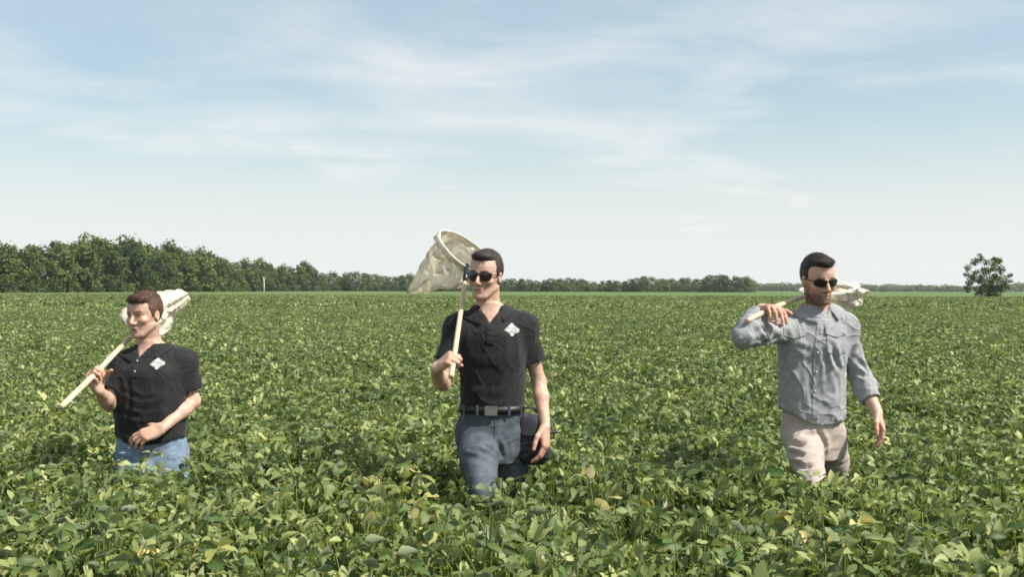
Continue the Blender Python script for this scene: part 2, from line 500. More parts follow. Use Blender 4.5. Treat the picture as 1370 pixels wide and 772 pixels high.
# trees ---------------------------------------------------------------
def crown_mesh(name, seed, blobs, n, card, mat_, rough=.38):
    """Leaf cards through the volume of many clumps; blobs: (centre, radii)."""
    rnd = np.random.default_rng(seed)
    w = np.array([b[1][0] * b[1][2] for b in blobs]); w /= w.sum()
    V, T, C = [], [], []
    ids = rnd.choice(len(blobs), n, p=w)
    for k, bi in enumerate(ids):
        c, r = blobs[bi]
        d = rnd.normal(0, 1, 3); d /= np.linalg.norm(d)
        rr = rnd.random() ** .38
        p = np.asarray(c) + d * np.asarray(r) * rr * (1 + .07 * rnd.normal())
        nrm = d + rnd.normal(0, rough, 3) + np.array([0, 0, .35]); nrm /= np.linalg.norm(nrm)
        u = np.cross(nrm, rnd.normal(0, 1, 3)); u /= np.linalg.norm(u); v = np.cross(nrm, u)
        s = card * rnd.uniform(.6, 1.35)
        V += [p + u * s, p + v * s * .62 - nrm * s * .2, p - u * s * .9, p - v * s * .62 - nrm * s * .2]
        T.append([4 * k, 4 * k + 1, 4 * k + 2, 4 * k + 3])
        cc = .78 + .44 * ((bi * 7919) % 13) / 13 + rnd.normal(0, .10)  # clump shading painted into the tint, plus random leaf tone
        C += [[cc, cc, cc * .95]] * 4
    return np_mesh(name, np.array(V), np.array(T), [mat_], False, np.clip(np.array(C), .3, 2))

def trunk_mesh(name, seed, h, r0, spread, nl=7, base=0.):
    rnd = np.random.default_rng(seed); mb = MB()
    top = np.array([rnd.normal(0, .04 * h), rnd.normal(0, .04 * h), h])
    mb.tube([[0, 0, -.1], top * [.4, .4, .35], top * [.8, .8, .7], top], [r0 * 1.25, r0 * .85, r0 * .5, r0 * .12], 7, False)
    for k in range(nl):
        t = rnd.uniform(.3, .85); a = k * 2.4 + rnd.normal(0, .3)
        b = top * [t, t, t]; e = b + np.array([math.cos(a) * spread, math.sin(a) * spread, rnd.uniform(.4, 1.) * spread]) * (1.1 - t)
        mb.tube([b, (b + e) / 2 + [0, 0, -.05 * spread], e], [r0 * .38, r0 * .22, r0 * .06], 5, False)
    return mb.mesh(name, [M['bark']])

def broadleaf(seed, w, h, n=1500, card=.36, low=.05):
    """Crown about w wide and h high, in clumps, starting low down."""
    rnd = np.random.default_rng(seed); bl = []
    nb = rnd.integers(18, 26)
    for k in range(nb):
        t = (k + .5) / nb; z = h * (low + (1 - low) * t * .93)
        env = (math.sin(math.pi * min(1, (t * .82 + .13))) ** .7)
        a = k * 2.399 + rnd.normal(0, .4); rr = w / 2 * env * rnd.uniform(.35, .82)
        s = w * rnd.uniform(.15, .25)
        bl.append(((math.cos(a) * rr, math.sin(a) * rr, min(z, h - s * .6)), (s, s, s * rnd.uniform(.65, .95))))
    bl.append(((0, 0, h * .5), (w * .24, w * .24, h * .32)))
    return crown_mesh('crown', seed, bl, n, card, M['tree_leaf'])

PROTO = []
for i, (w, h) in enumerate([(8, 11), (9.5, 10), (7, 12), (6.5, 9.5), (10, 11.5), (7.5, 10.5), (8.5, 9), (6, 11.5)]):
    PROTO.append((broadleaf(500 + i, w, h), trunk_mesh('trunk', 520 + i, h * .8, .19, w * .42), h))
BUSH = []
for i, (w, h) in enumerate([(5, 3.6), (6.5, 3.2), (4, 4.2), (5.5, 4.6)]):
    BUSH.append((broadleaf(540 + i, w, h, 700, .24, .04), trunk_mesh('trunk', 550 + i, h * .7, .07, w * .4), h))

def put_tree(x, y, h, proto, label, group=None, turn=0., wide=1., name='broadleaf_tree', cat='tree'):
    cm, tm, ph = proto
    e = empty(name, (x, y, 0), label, cat, group)
    s = h / ph
    e.scale = (s * wide, s * wide, s); e.rotation_euler = (0, 0, turn)
    link('crown', cm, e); link('trunk', tm, e)
    return e

SKY_LEFT = [(-160, 330), (-80, 322), (-40, 326), (0, 325), (40, 326), (75, 321), (100, 323), (122, 314), (142, 324), (165, 316), (185, 324), (202, 331), (222, 322), (245, 333),
            (265, 331), (285, 341), (300, 346), (325, 346), (345, 346), (360, 354), (378, 354), (405, 350), (420, 361), (446, 364)]
SKY_MID = [(452, 377), (465, 367), (485, 367), (505, 371), (525, 373), (547, 369), (565, 374), (590, 376), (612, 377), (635, 375), (660, 376), (680, 376), (702, 376), (722, 378), (748, 374), (770, 376),
           (795, 379), (815, 378), (835, 378), (862, 372), (888, 377), (906, 374), (930, 375), (950, 371), (966, 369), (985, 374), (999, 371)]
def left_depth(px): return 225 + max(0, px) ** 1.35 * .062 + max(0, px - 300) * .55
def woods():
    rnd = np.random.default_rng(21)
    sx, sy = zip(*SKY_LEFT)
    # front rank, one crown every few metres along the edge of the wood
    px = -150.
    while px < 452:
        d = left_depth(px); top = np.interp(px, sx, sy) + rnd.uniform(2, 17)
        w = at(px, top, d)
        put_tree(w[0], w[1] + rnd.uniform(0, 8), w[2], PROTO[rnd.integers(0, 8)], 'green broadleaf tree in the crowded front rank of the left wood', 'trees of the left wood', rnd.uniform(0, 6.28), rnd.uniform(1.0, 1.35))
        px += 5.6 / d * FPX * rnd.uniform(.75, 1.25)
    # rank behind, which draws the skyline
    OWN = {122: 'tallest rounded crown on the skyline of the left wood', 165: 'second tallest crown, just to the right of the highest one of the left wood', 75: 'broad crown to the left of the highest crown of the left wood',
           222: 'pointed crown above the head of the walker without sunglasses', 265: 'tree whose top stands over the white net of the walker without sunglasses', 345: 'tree rising just behind the pale dead trunk',
           405: 'spiky-topped tree near the thin right end of the left wood', 446: 'last rounded tree at the low right end of the left wood'}
    for (px, top) in SKY_LEFT:
        d = left_depth(px) + 14 + rnd.uniform(0, 6); w = at(px, top - 1, d)
        own = px in OWN
        put_tree(w[0], w[1], w[2], PROTO[rnd.integers(0, 8)], OWN[px] if own else 'taller tree behind the front rank of the left wood, its top on the skyline', 'skyline trees of the left wood', rnd.uniform(0, 6.28), rnd.uniform(.95, 1.2))
        d += 8; w = at(px + 12, top + rnd.uniform(2, 6), d)
        put_tree(w[0], w[1], w[2], PROTO[rnd.integers(0, 8)], 'taller tree behind the front rank of the left wood, its top on the skyline', 'skyline trees of the left wood', rnd.uniform(0, 6.28), rnd.uniform(.95, 1.2))
    # scrub along the field edge
    px = -150.
    while px < 455:
        d = left_depth(px) - 7; w = at(px, 380, d)
        put_tree(w[0], w[1] + rnd.uniform(-2, 2), rnd.uniform(2.6, 4.4), BUSH[rnd.integers(0, 4)], 'low leafy bush on the field edge in front of the left wood', 'bushes along the left wood', rnd.uniform(0, 6.28), rnd.uniform(.9, 1.2), 'bush', 'bush')
        px += 4.4 / d * FPX * rnd.uniform(.8, 1.3)
    # the far line of trees in the middle
    sx, sy = zip(*SKY_MID)
    px = 452.
    while px < 1012:
        d = 560 + 30 * math.sin(px * .05); top = np.interp(px, sx, sy) - 3.0 + rnd.uniform(-1.2, 1.2)
        if px > 1000: top += (px - 1000) * .6
        w = at(px, top, d)
        mid = px > 856
        put_tree(w[0], w[1] + rnd.uniform(-6, 6), w[2], PROTO[rnd.integers(0, 8)],
                 'rounded distant tree in the taller clump of the tree line left of the grey-shirted walker' if mid else
                 ('low distant tree of the tree line right behind the middle walker' if px > 600 else 'small distant tree in the gap between the left wood and the white net'),
                 'clump of distant trees' if mid else ('distant tree line in the middle' if px > 600 else 'distant trees past the left wood'), rnd.uniform(0, 6.28), rnd.uniform(1.25, 1.75))
        px += 3.6 / d * FPX * rnd.uniform(.8, 1.25)
    # low scrub closes the foot of the middle line
    px = 455.
    while px < 1015:
        d = 552; w = at(px, 385, d)
        put_tree(w[0], w[1], rnd.uniform(3.6, 5), BUSH[rnd.integers(0, 4)], 'low distant scrub at the foot of the middle tree line', 'scrub below the distant tree line', rnd.uniform(0, 6.28), 1.4, 'bush', 'bush')
        px += 5.5 / d * FPX * rnd.uniform(.8, 1.3)
woods()

def far_forest():
    """The hazy band of forest on the horizon: one mass nobody could count."""
    rnd = np.random.default_rng(33); V, T, C = [], [], []
    n = 0
    for k in range(1150):
        px = -260 + 1950 * k / 1150 + rnd.normal(0, 2); d = rnd.uniform(1350, 1500)
        h = 10.0 + 2.0 * vnoise(np.array([px * .02, 0, 0]), 4) + rnd.normal(0, .8)
        if 1185 < px < 1235 or px > 1355: h += 1.3
        c = at(px, 385, d)
        for j in range(70):
            dd = rnd.normal(0, 1, 3); dd /= np.linalg.norm(dd)
            p = np.array([c[0], c[1], h * .5]) + dd * [7.5, 5, h * .52] * rnd.random() ** .4
            nr = dd + rnd.normal(0, .6, 3) + [0, -.2, .5]; nr /= np.linalg.norm(nr); u = np.cross(nr, rnd.normal(0, 1, 3)); u /= np.linalg.norm(u); v = np.cross(nr, u)
            s = rnd.uniform(1.0, 1.9)
            V += [p + u * s, p + v * s * .8, p - u * s, p - v * s * .8]; T.append([n, n + 1, n + 2, n + 3]); n += 4
            cc = 1 + rnd.normal(0, .15); C += [[cc, cc, cc]] * 4
    o = link('far_forest', np_mesh('far_forest', np.array(V), np.array(T), [M['tree_leaf']], False, np.clip(np.array(C), .4, 2)))
    tag(o, 'hazy low band of far forest along the horizon', 'forest', kind='stuff')
far_forest()

def lone_tree():
    d = 160.; b = at(1320, 398, d)
    e = empty('lone_tree', (b[0], d, 0), 'lone airy broadleaf tree standing in the field at the far right, bushy at its foot', 'tree')
    k = d / FPX
    bl = []
    for (px, py, r) in [(1307, 350, 7), (1300, 357, 6), (1318, 347, 6), (1328, 352, 8), (1335, 349, 6), (1336, 360, 7), (1325, 363, 8), (1312, 362, 5), (1299, 368, 7), (1305, 372, 6), (1297, 378, 5), (1300, 384, 6),
                        (1318, 374, 9), (1330, 374, 9), (1340, 372, 7), (1349, 368, 4), (1347, 376, 4), (1314, 382, 8), (1326, 386, 10), (1336, 383, 8), (1318, 393, 7), (1327, 396, 8), (1310, 386, 6), (1333, 394, 6), (1343, 384, 5)]:
        w = at(px, py, d)
        rq = np.random.default_rng(px)
        bl.append(((w[0] - b[0], rq.uniform(-1.6, 1.6), w[2]), (r * k * .92, r * k * 1.3, r * k * .88)))
        for _ in range(3):
            o = rq.normal(0, .62, 3) * r * k
            bl.append(((w[0] - b[0] + o[0], rq.uniform(-1.6, 1.6), w[2] + o[2]), (r * k * .5, r * k * .6, r * k * .42)))
    link('crown', crown_mesh('crown', 77, bl, 7600, .12, M['tree_leaf'], .9), e)
    mb = MB()
    mb.tube([[.3, 0, -.1], [.35, 0, 1.6], [.5, .1, 3.2], [.2, 0, 5.6]], [.17, .14, .09, .03], 8, False)
    for (px, py) in [(1301, 358), (1299, 370), (1297, 380), (1337, 356), (1348, 370), (1318, 350), (1345, 384), (1309, 352)]:
        w = at(px, py, d) - np.array([b[0], d, 0]); w[1] = np.random.default_rng(px).uniform(-1, 1)
        mb.tube([[.38, 0, max(.8, w[2] * .45)], [w[0] * .5 + .2, w[1] * .5, w[2] * .75], w], [.07, .045, .015], 5, False)
    mb.build('trunk', [M['bark']], e)
lone_tree()

def dead_trunk():
    d = left_depth(353) - 12; b = at(353, 392, d)
    e = empty('dead_tree', (b[0], d, 0), 'pale bare dead trunk standing upright at the edge of the left wood', 'dead tree')
    mb = MB(); hh = at(353, 371, d)[2]
    mb.tube([[0, 0, -.1], [.08, 0, hh * .5], [-.05, .05, hh]], [.34, .27, .16], 8)
    mb.build('trunk', [M['pale_bark']], e)
    lb = MB()
    lb.tube([[0, 0, hh * .7], [.5, 0, hh * .86], [.75, 0, hh * 1.0]], [.10, .07, .03], 6)
    lb.tube([[0, 0, hh * .8], [-.4, .1, hh * .95], [-.55, .1, hh * 1.08]], [.09, .06, .02], 6)
    lb.build('limb', [M['pale_bark']], e)
dead_trunk()

# haze ----------------------------------------------------------------
def haze():
    m = bpy.data.materials.new('haze'); m.use_nodes = True
    nt = m.node_tree; nt.nodes.clear()
    o_ = nt.nodes.new('ShaderNodeOutputMaterial'); pv = nt.nodes.new('ShaderNodeVolumePrincipled')
    pv.inputs['Color'].default_value = (.86, .92, .97, 1); pv.inputs['Density'].default_value = HAZE
    pv.inputs['Anisotropy'].default_value = .2
    nt.links.new(pv.outputs[0], o_.inputs['Volume'])
    mb = MB(); mb.box((0, 1010, 12.5), (3840, 2240, 27))
    o = mb.build('haze', [m], None, False)
    tag(o, 'pale summer haze in the air over the field', 'haze', kind='stuff')
HAZE = .00011
haze()

# ================================================================== PEOPLE
def nrm(v):
    v = np.asarray(v, float); return v / (np.linalg.norm(v) + 1e-12)

class Field:
    """Signed distance on a grid, unions blended smoothly, surfaced with surface nets."""
    def __init__(s, lo, hi, h):
        s.lo = np.asarray(lo, float); s.h = h
        n = np.ceil((np.asarray(hi) - s.lo) / h).astype(int) + 1
        s.ax = [s.lo[i] + h * np.arange(n[i]) for i in range(3)]
        s.d = np.full(n, .3, np.float32)
    def sub(s, lo, hi):
        sl = []
        for i in range(3):
            a = int(np.clip(math.floor((lo[i] - s.lo[i]) / s.h), 0, s.d.shape[i])); b = int(np.clip(math.ceil((hi[i] - s.lo[i]) / s.h) + 1, 0, s.d.shape[i]))
            sl.append(slice(a, max(a, b)))
        X = s.ax[0][sl[0]][:, None, None]; Y = s.ax[1][sl[1]][None, :, None]; Z = s.ax[2][sl[2]][None, None, :]
        return tuple(sl), X, Y, Z
    def op(s, lo, hi, fn, k=0., mode='u', pad=.02):
        lo = np.asarray(lo) - pad - k; hi = np.asarray(hi) + pad + k
        sl, X, Y, Z = s.sub(lo, hi)
        a = s.d[sl]
        if a.size == 0: return s
        b = np.broadcast_to(fn(X, Y, Z), a.shape).astype(np.float32)
        if mode == 's': b = -b
        if mode == 'u':
            if k > 0:
                hh = np.clip(.5 + .5 * (b - a) / k, 0, 1); r = b * (1 - hh) + a * hh - k * hh * (1 - hh)
            else: r = np.minimum(a, b)
        else:
            if k > 0:
                hh = np.clip(.5 - .5 * (b - a) / k, 0, 1); r = b * (1 - hh) + a * hh + k * hh * (1 - hh)
            else: r = np.maximum(a, b)
        s.d[sl] = r
        return s
    def cap(s, a, b, ra, rb=None, k=.02, mode='u', flat=None, ratio=1.):
        """Tapered capsule; flat/ratio squash its section along one axis."""
        rb = ra if rb is None else rb
        a = np.asarray(a, float); b = np.asarray(b, float); m = max(ra, rb)
        fn = cap_fn(a, b, ra, rb, flat, ratio)
        return s.op(np.minimum(a, b) - m * 1.25, np.maximum(a, b) + m * 1.25, fn, k, mode)
    def chain(s, pts, rads, k=.012, flat=None, ratio=1.):
        for i in range(len(pts) - 1): s.cap(pts[i], pts[i + 1], rads[i], rads[i + 1], k, 'u', flat, ratio)
        return s
    def ell(s, c, r, k=.015, mode='u', A=None):
        """Ellipsoid with radii r in the axes A (rows)."""
        c = np.asarray(c, float); r = np.asarray(r, float); m = r.max()
        return s.op(c - m, c + m, ell_fn(c, r, A), k, mode)
    def sample(s, p):
        p = np.asarray(p, float); g = (p - s.lo) / s.h
        n = np.array(s.d.shape); i = np.clip(np.floor(g).astype(int), 0, n - 2); f = np.clip(g - i, 0, 1)
        d = s.d; x, y, z = f[:, 0], f[:, 1], f[:, 2]; I, J, K = i.T
        c = lambda a, b, e: d[I + a, J + b, K + e]
        return (((c(0, 0, 0) * (1 - x) + c(1, 0, 0) * x) * (1 - y) + (c(0, 1, 0) * (1 - x) + c(1, 1, 0) * x) * y) * (1 - z)
                + ((c(0, 0, 1) * (1 - x) + c(1, 0, 1) * x) * (1 - y) + (c(0, 1, 1) * (1 - x) + c(1, 1, 1) * x) * y) * z)
    def grad(s, p, e=None):
        e = e or s.h; p = np.asarray(p, float)
        g = np.stack([s.sample(p + np.eye(3)[i] * e) - s.sample(p - np.eye(3)[i] * e) for i in range(3)], 1)
        return g / (np.linalg.norm(g, axis=1)[:, None] + 1e-9)
    def push_out(s, p, dist, it=4):
        p = np.array(p, float)
        for _ in range(it):
            d = s.sample(p); p = p + s.grad(p) * np.maximum(0, dist - d)[:, None]
        return p
    def front(s, x, z, y0=-.5, y1=.3):
        """First hit marching from the front (-Y) at each (x, z)."""
        x = np.asarray(x, float); z = np.asarray(z, float); y = np.full(x.shape, y0); done = np.zeros(x.shape, bool)
        while (~done).any() and y.max() < y1:
            d = s.sample(np.stack([x, y, z], 1)); done |= d < 0.0005
            y = np.where(done, y, y + np.clip(d * .8, .001, .02))
        return y
    def surface(s, smooth=2):
        d = s.d; neg = d < 0
        c = np.zeros(np.array(d.shape) - 1, np.uint8)
        for a in (0, 1):
            for b in (0, 1):
                for e in (0, 1):
                    c += neg[a:d.shape[0] - 1 + a, b:d.shape[1] - 1 + b, e:d.shape[2] - 1 + e]
        act = (c > 0) & (c < 8)
        cell = np.argwhere(act); idx = np.full(c.shape, -1, np.int32); idx[act] = np.arange(len(cell))
        I, J, K = cell.T
        val = {(a, b, e): d[I + a, J + b, K + e] for a in (0, 1) for b in (0, 1) for e in (0, 1)}
        acc = np.zeros((len(cell), 3)); cnt = np.zeros(len(cell))
        for ax in range(3):
            o1, o2 = [t for t in range(3) if t != ax]
            for u in (0, 1):
                for v in (0, 1):
                    p = [0, 0, 0]; p[o1] = u; p[o2] = v; q = list(p); q[ax] = 1
                    va, vb = val[tuple(p)], val[tuple(q)]
                    m = (va < 0) != (vb < 0); t = va / np.where(va == vb, 1, va - vb)
                    pt = np.zeros((len(cell), 3)); pt[:, o1] = u; pt[:, o2] = v; pt[:, ax] = t
                    acc[m] += pt[m]; cnt[m] += 1
        V = s.lo + s.h * (cell + acc / cnt[:, None])
        F = []
        for ax in range(3):
            o1, o2 = (ax + 1) % 3, (ax + 2) % 3
            sa = [slice(None)] * 3; sb = [slice(None)] * 3; sa[ax] = slice(0, -1); sb[ax] = slice(1, None)
            n0, n1 = neg[tuple(sa)], neg[tuple(sb)]
            e = np.argwhere(n0 != n1)
            ok = (e[:, o1] > 0) & (e[:, o2] > 0) & (e[:, o1] < d.shape[o1] - 1) & (e[:, o2] < d.shape[o2] - 1); e = e[ok]
            def g(a, b):
                f = e.copy(); f[:, o1] += a; f[:, o2] += b; return idx[f[:, 0], f[:, 1], f[:, 2]]
            q = np.stack([g(-1, -1), g(0, -1), g(0, 0), g(-1, 0)], 1)
            flip = ~n0[e[:, 0], e[:, 1], e[:, 2]]
            q[flip] = q[flip][:, ::-1]
            F.append(q)
        F = np.concatenate(F)
        for _ in range(smooth):
            ss = np.zeros_like(V); cc = np.zeros(len(V))
            for a, b in ((0, 1), (1, 2), (2, 3), (3, 0)):
                for x, y in ((a, b), (b, a)):
                    for t in range(3): ss[:, t] += np.bincount(F[:, x], V[F[:, y], t], len(V))
                    cc += np.bincount(F[:, x], minlength=len(V))
            V = V * .5 + .5 * ss / np.maximum(cc, 1)[:, None]
        return V, F

from mathutils.bvhtree import BVHTree
class Surf:
    """The finished cloth surface, for laying collars, pockets and seams on it."""
    def __init__(s, V, Q): s.t = BVHTree.FromPolygons([tuple(v) for v in V], [tuple(int(i) for i in q) for q in Q])
    def front(s, x, z, y0=-.7):
        out = []; last = 0.
        for a, b in zip(np.ravel(x), np.ravel(z)):
            h = s.t.ray_cast(Vector((a, y0, b)), Vector((0, 1, 0)), 2.)
            if h[0] is not None: last = h[0].y
            out.append(last)
        return np.array(out)
    def push_out(s, p, dist, it=2):
        p = np.array(p, float)
        for _ in range(it):
            for i in range(len(p)):
                l, n, _i, _d = s.t.find_nearest(Vector(p[i]))
                d = (Vector(p[i]) - l).dot(n)
                if d < dist: p[i] += np.array(n) * (dist - d)
        return p

def cap_fn(a, b, ra, rb, flat=None, ratio=1.):
    ab = b - a; L2 = max(ab.dot(ab), 1e-12)
    def fn(X, Y, Z):
        px, py, pz = X - a[0], Y - a[1], Z - a[2]
        t = np.clip((px * ab[0] + py * ab[1] + pz * ab[2]) / L2, 0, 1)
        qx, qy, qz = px - t * ab[0], py - t * ab[1], pz - t * ab[2]
        q2 = qx * qx + qy * qy + qz * qz
        if flat is not None:
            qu = qx * flat[0] + qy * flat[1] + qz * flat[2]
            q2 = q2 + qu * qu * (1 / ratio ** 2 - 1)
        return np.sqrt(np.maximum(q2, 0)) - (ra + (rb - ra) * t)
    return fn

def ell_fn(c, r, A=None):
    A = np.eye(3) if A is None else np.asarray(A)
    def fn(X, Y, Z):
        p = (X - c[0], Y - c[1], Z - c[2])
        q = [(p[0] * A[i][0] + p[1] * A[i][1] + p[2] * A[i][2]) / r[i] for i in range(3)]
        k0 = np.sqrt(q[0] ** 2 + q[1] ** 2 + q[2] ** 2)
        k1 = np.sqrt((q[0] / r[0]) ** 2 + (q[1] / r[1]) ** 2 + (q[2] / r[2]) ** 2) + 1e-9
        return k0 * (k0 - 1) / k1
    return fn

def loft_fn(sec, grow=0., yaw=None, n=2.25):
    """Torso-like loft; sec rows: z, cx, cy, rx, ry-front, ry-back."""
    sec = np.asarray(sorted(sec, key=lambda r: r[0]), float)
    def ev(z):
        zz = sec[:, 0]; out = []
        for c in range(1, 6):
            y = sec[:, c]; m = np.gradient(y, zz)
            i = np.clip(np.searchsorted(zz, z) - 1, 0, len(zz) - 2); h = zz[i + 1] - zz[i]; t = np.clip((z - zz[i]) / h, 0, 1)
            out.append((2 * t ** 3 - 3 * t ** 2 + 1) * y[i] + (t ** 3 - 2 * t ** 2 + t) * h * m[i] + (-2 * t ** 3 + 3 * t ** 2) * y[i + 1] + (t ** 3 - t ** 2) * h * m[i + 1])
        return out
    def fn(X, Y, Z):
        cx, cy, rx, rf, rb = ev(Z); rx = rx + grow; rf = rf + grow; rb = rb + grow
        x = X - cx; y = Y - cy
        if yaw:
            c, s_ = math.cos(yaw), math.sin(yaw); x, y = x * c + y * s_, -x * s_ + y * c
        ry = np.where(y < 0, rf, rb)
        k = (np.abs(x / rx) ** n + np.abs(y / ry) ** n) ** (1 / n)
        d = (k - 1) * np.minimum(rx, ry)
        return np.maximum(d, np.maximum(sec[0, 0] - Z, Z - sec[-1, 0]) - 0.)
    fn.ev = ev
    fn.box = (np.array([(sec[:, 1] - sec[:, 3]).min(), (sec[:, 2] - sec[:, 4] * 1.1).min(), sec[0, 0]]) - grow - .02,
              np.array([(sec[:, 1] + sec[:, 3]).max(), (sec[:, 2] + sec[:, 5] * 1.1).max(), sec[-1, 0]]) + grow + .02)
    return fn

def v_normals(V, F):
    n = np.cross(V[F[:, 2]] - V[F[:, 0]], V[F[:, 3]] - V[F[:, 1]]); out = np.zeros_like(V)
    for k in range(4):
        for t in range(3): out[:, t] += np.bincount(F[:, k], n[:, t], len(V))
    return out / (np.linalg.norm(out, axis=1)[:, None] + 1e-12)

def seg_dist(P, pts):
    """Distance to a polyline, and how far along it (0..1)."""
    pts = np.asarray(pts, float); best = np.full(len(P), 9.); tt = np.zeros(len(P)); n = len(pts) - 1
    for i in range(n):
        a, b = pts[i], pts[i + 1]; ab = b - a; t = np.clip((P - a) @ ab / (ab @ ab), 0, 1)
        d = np.linalg.norm(P - a - t[:, None] * ab, axis=1); m = d < best
        best[m] = d[m]; tt[m] = (i + t[m]) / n
    return best, tt

def crease(V, N, lines, depth=.006, width=.012):
    """Press fold lines into cloth, with a soft ridge along both sides."""
    off = np.zeros(len(V))
    for ln in lines:
        pts, dp, wd = (ln if isinstance(ln, tuple) else (ln, depth, width))
        d, t = seg_dist(V, pts); u = d / wd; fade = np.sin(np.pi * np.clip(t, .04, .96)) ** .5
        off += dp * fade * (-np.exp(-u * u) + .75 * np.exp(-(u - 1.9) ** 2))
    return V + N * off[:, None]

def folds(V, N, amp, scale, axis, seed, stretch=3.5):
    """Long irregular folds running along an axis."""
    ax = nrm(axis); P = V * scale; P = P - np.outer(P @ ax, ax) * (1 - 1 / stretch)
    f = vnoise(P, seed); r = 1 - 2 * np.abs(vnoise(P * 1.7 + 9, seed + 3))
    return V + N * (amp * (.7 * f + .5 * r - .1))[:, None]

# ---- hands ------------------------------------------------------------
def hand(F, wrist, f, n, side, curls, thumb, spread=.06, sc=1.0):
    """f: wrist to knuckles, n: out of the palm, side +1 puts the thumb on n x f."""
    f = nrm(f); n = nrm(np.asarray(n) - f * np.dot(n, f)); s = np.cross(n, f) * side
    w = np.asarray(wrist, float)
    base = [(.026, .088, .0095), (.0085, .093, .0095), (-.0095, .089, .0088), (-.0265, .080, .0078)]
    lens = [(.042, .026, .022), (.046, .029, .023), (.043, .027, .022), (.033, .021, .020)]
    for i, (so, fo, r) in enumerate(base):
        kn = w + (f * fo + s * so - n * .004) * sc
        F.cap(w + (f * .012 + s * so * .62) * sc, kn, .0135 * sc, (r + .0022) * sc, .012)
        a = 0.; p = kn; d0 = nrm(f + s * spread * (1.5 - i))
        for j, L in enumerate(lens[i]):
            a += curls[i][j]; d = d0 * math.cos(a) + n * math.sin(a)
            q = p + d * L * sc
            F.cap(p, q, r * (1 - .08 * j) * sc, r * (.94 - .1 * j) * sc, .003); p = q
    F.ell(w + (f * .045 + n * .006) * sc, np.array([.040, .036, .017]) * sc, .012, A=[f, s, n])
    tb = w + (f * .022 + s * .026 + n * .006) * sc
    F.cap(w + (f * .01 + s * .012) * sc, tb, .016 * sc, .0145 * sc, .012)
    p = tb
    for (cf, cs, cn), L, r in zip(thumb, (.040, .032, .026), (.0135, .0112, .0098)):
        q = p + nrm(f * cf + s * cs + n * cn) * L * sc
        F.cap(p, q, r * sc, r * .92 * sc, .005); p = q
    return s
RELAX = [(.35, .4, .25), (.42, .5, .3), (.5, .55, .35), (.55, .6, .35)]
GRIP = [(1.15, 1.25, .7), (1.2, 1.3, .75), (1.25, 1.3, .75), (1.3, 1.25, .7)]
DRAPE = [(.62, .55, .25), (.7, .55, .25), (.75, .55, .3), (.8, .6, .3)]
T_RELAX = [(.75, .6, .25), (.95, .25, .2), (1, .1, .2)]
T_GRIP = [(.55, .55, .6), (.5, .0, .9), (.3, -.3, .9)]

# ---- head -------------------------------------------------------------
class Head:
    """Local frame: u to the viewer's right of the face, v forward, w up; origin between the ears at eye height."""
    def __init__(s, c, yaw, pitch=0., roll=0., sc=1.):
        f = np.array([math.sin(yaw) * math.cos(pitch), -math.cos(yaw) * math.cos(pitch), math.sin(pitch)])
        u = nrm(np.cross(f, [0, 0, 1])) * -1.0        # viewer's right when the face looks at the camera
        if yaw == 0: u = np.array([1., 0, 0])
        w = np.cross(u, f) ; w = w if w[2] > 0 else -w
        cr, sr = math.cos(roll), math.sin(roll)
        u, w = u * cr + w * sr, w * cr - u * sr
        s.A = np.array([u, f, w]); s.c = np.asarray(c, float); s.sc = sc
    def p(s, u, v, w): return s.c + s.sc * (np.array([u, v, w]) @ s.A)
    def pts(s, P): return s.c + s.sc * (np.asarray(P, float) @ s.A)
    def loc(s, P): return ((np.asarray(P) - s.c) @ s.A.T) / s.sc
    def lfn(s, fn):
        def g(X, Y, Z):
            x, y, z = X - s.c[0], Y - s.c[1], Z - s.c[2]
            return fn(*[(x * a[0] + y * a[1] + z * a[2]) / s.sc for a in s.A]) * s.sc
        return g

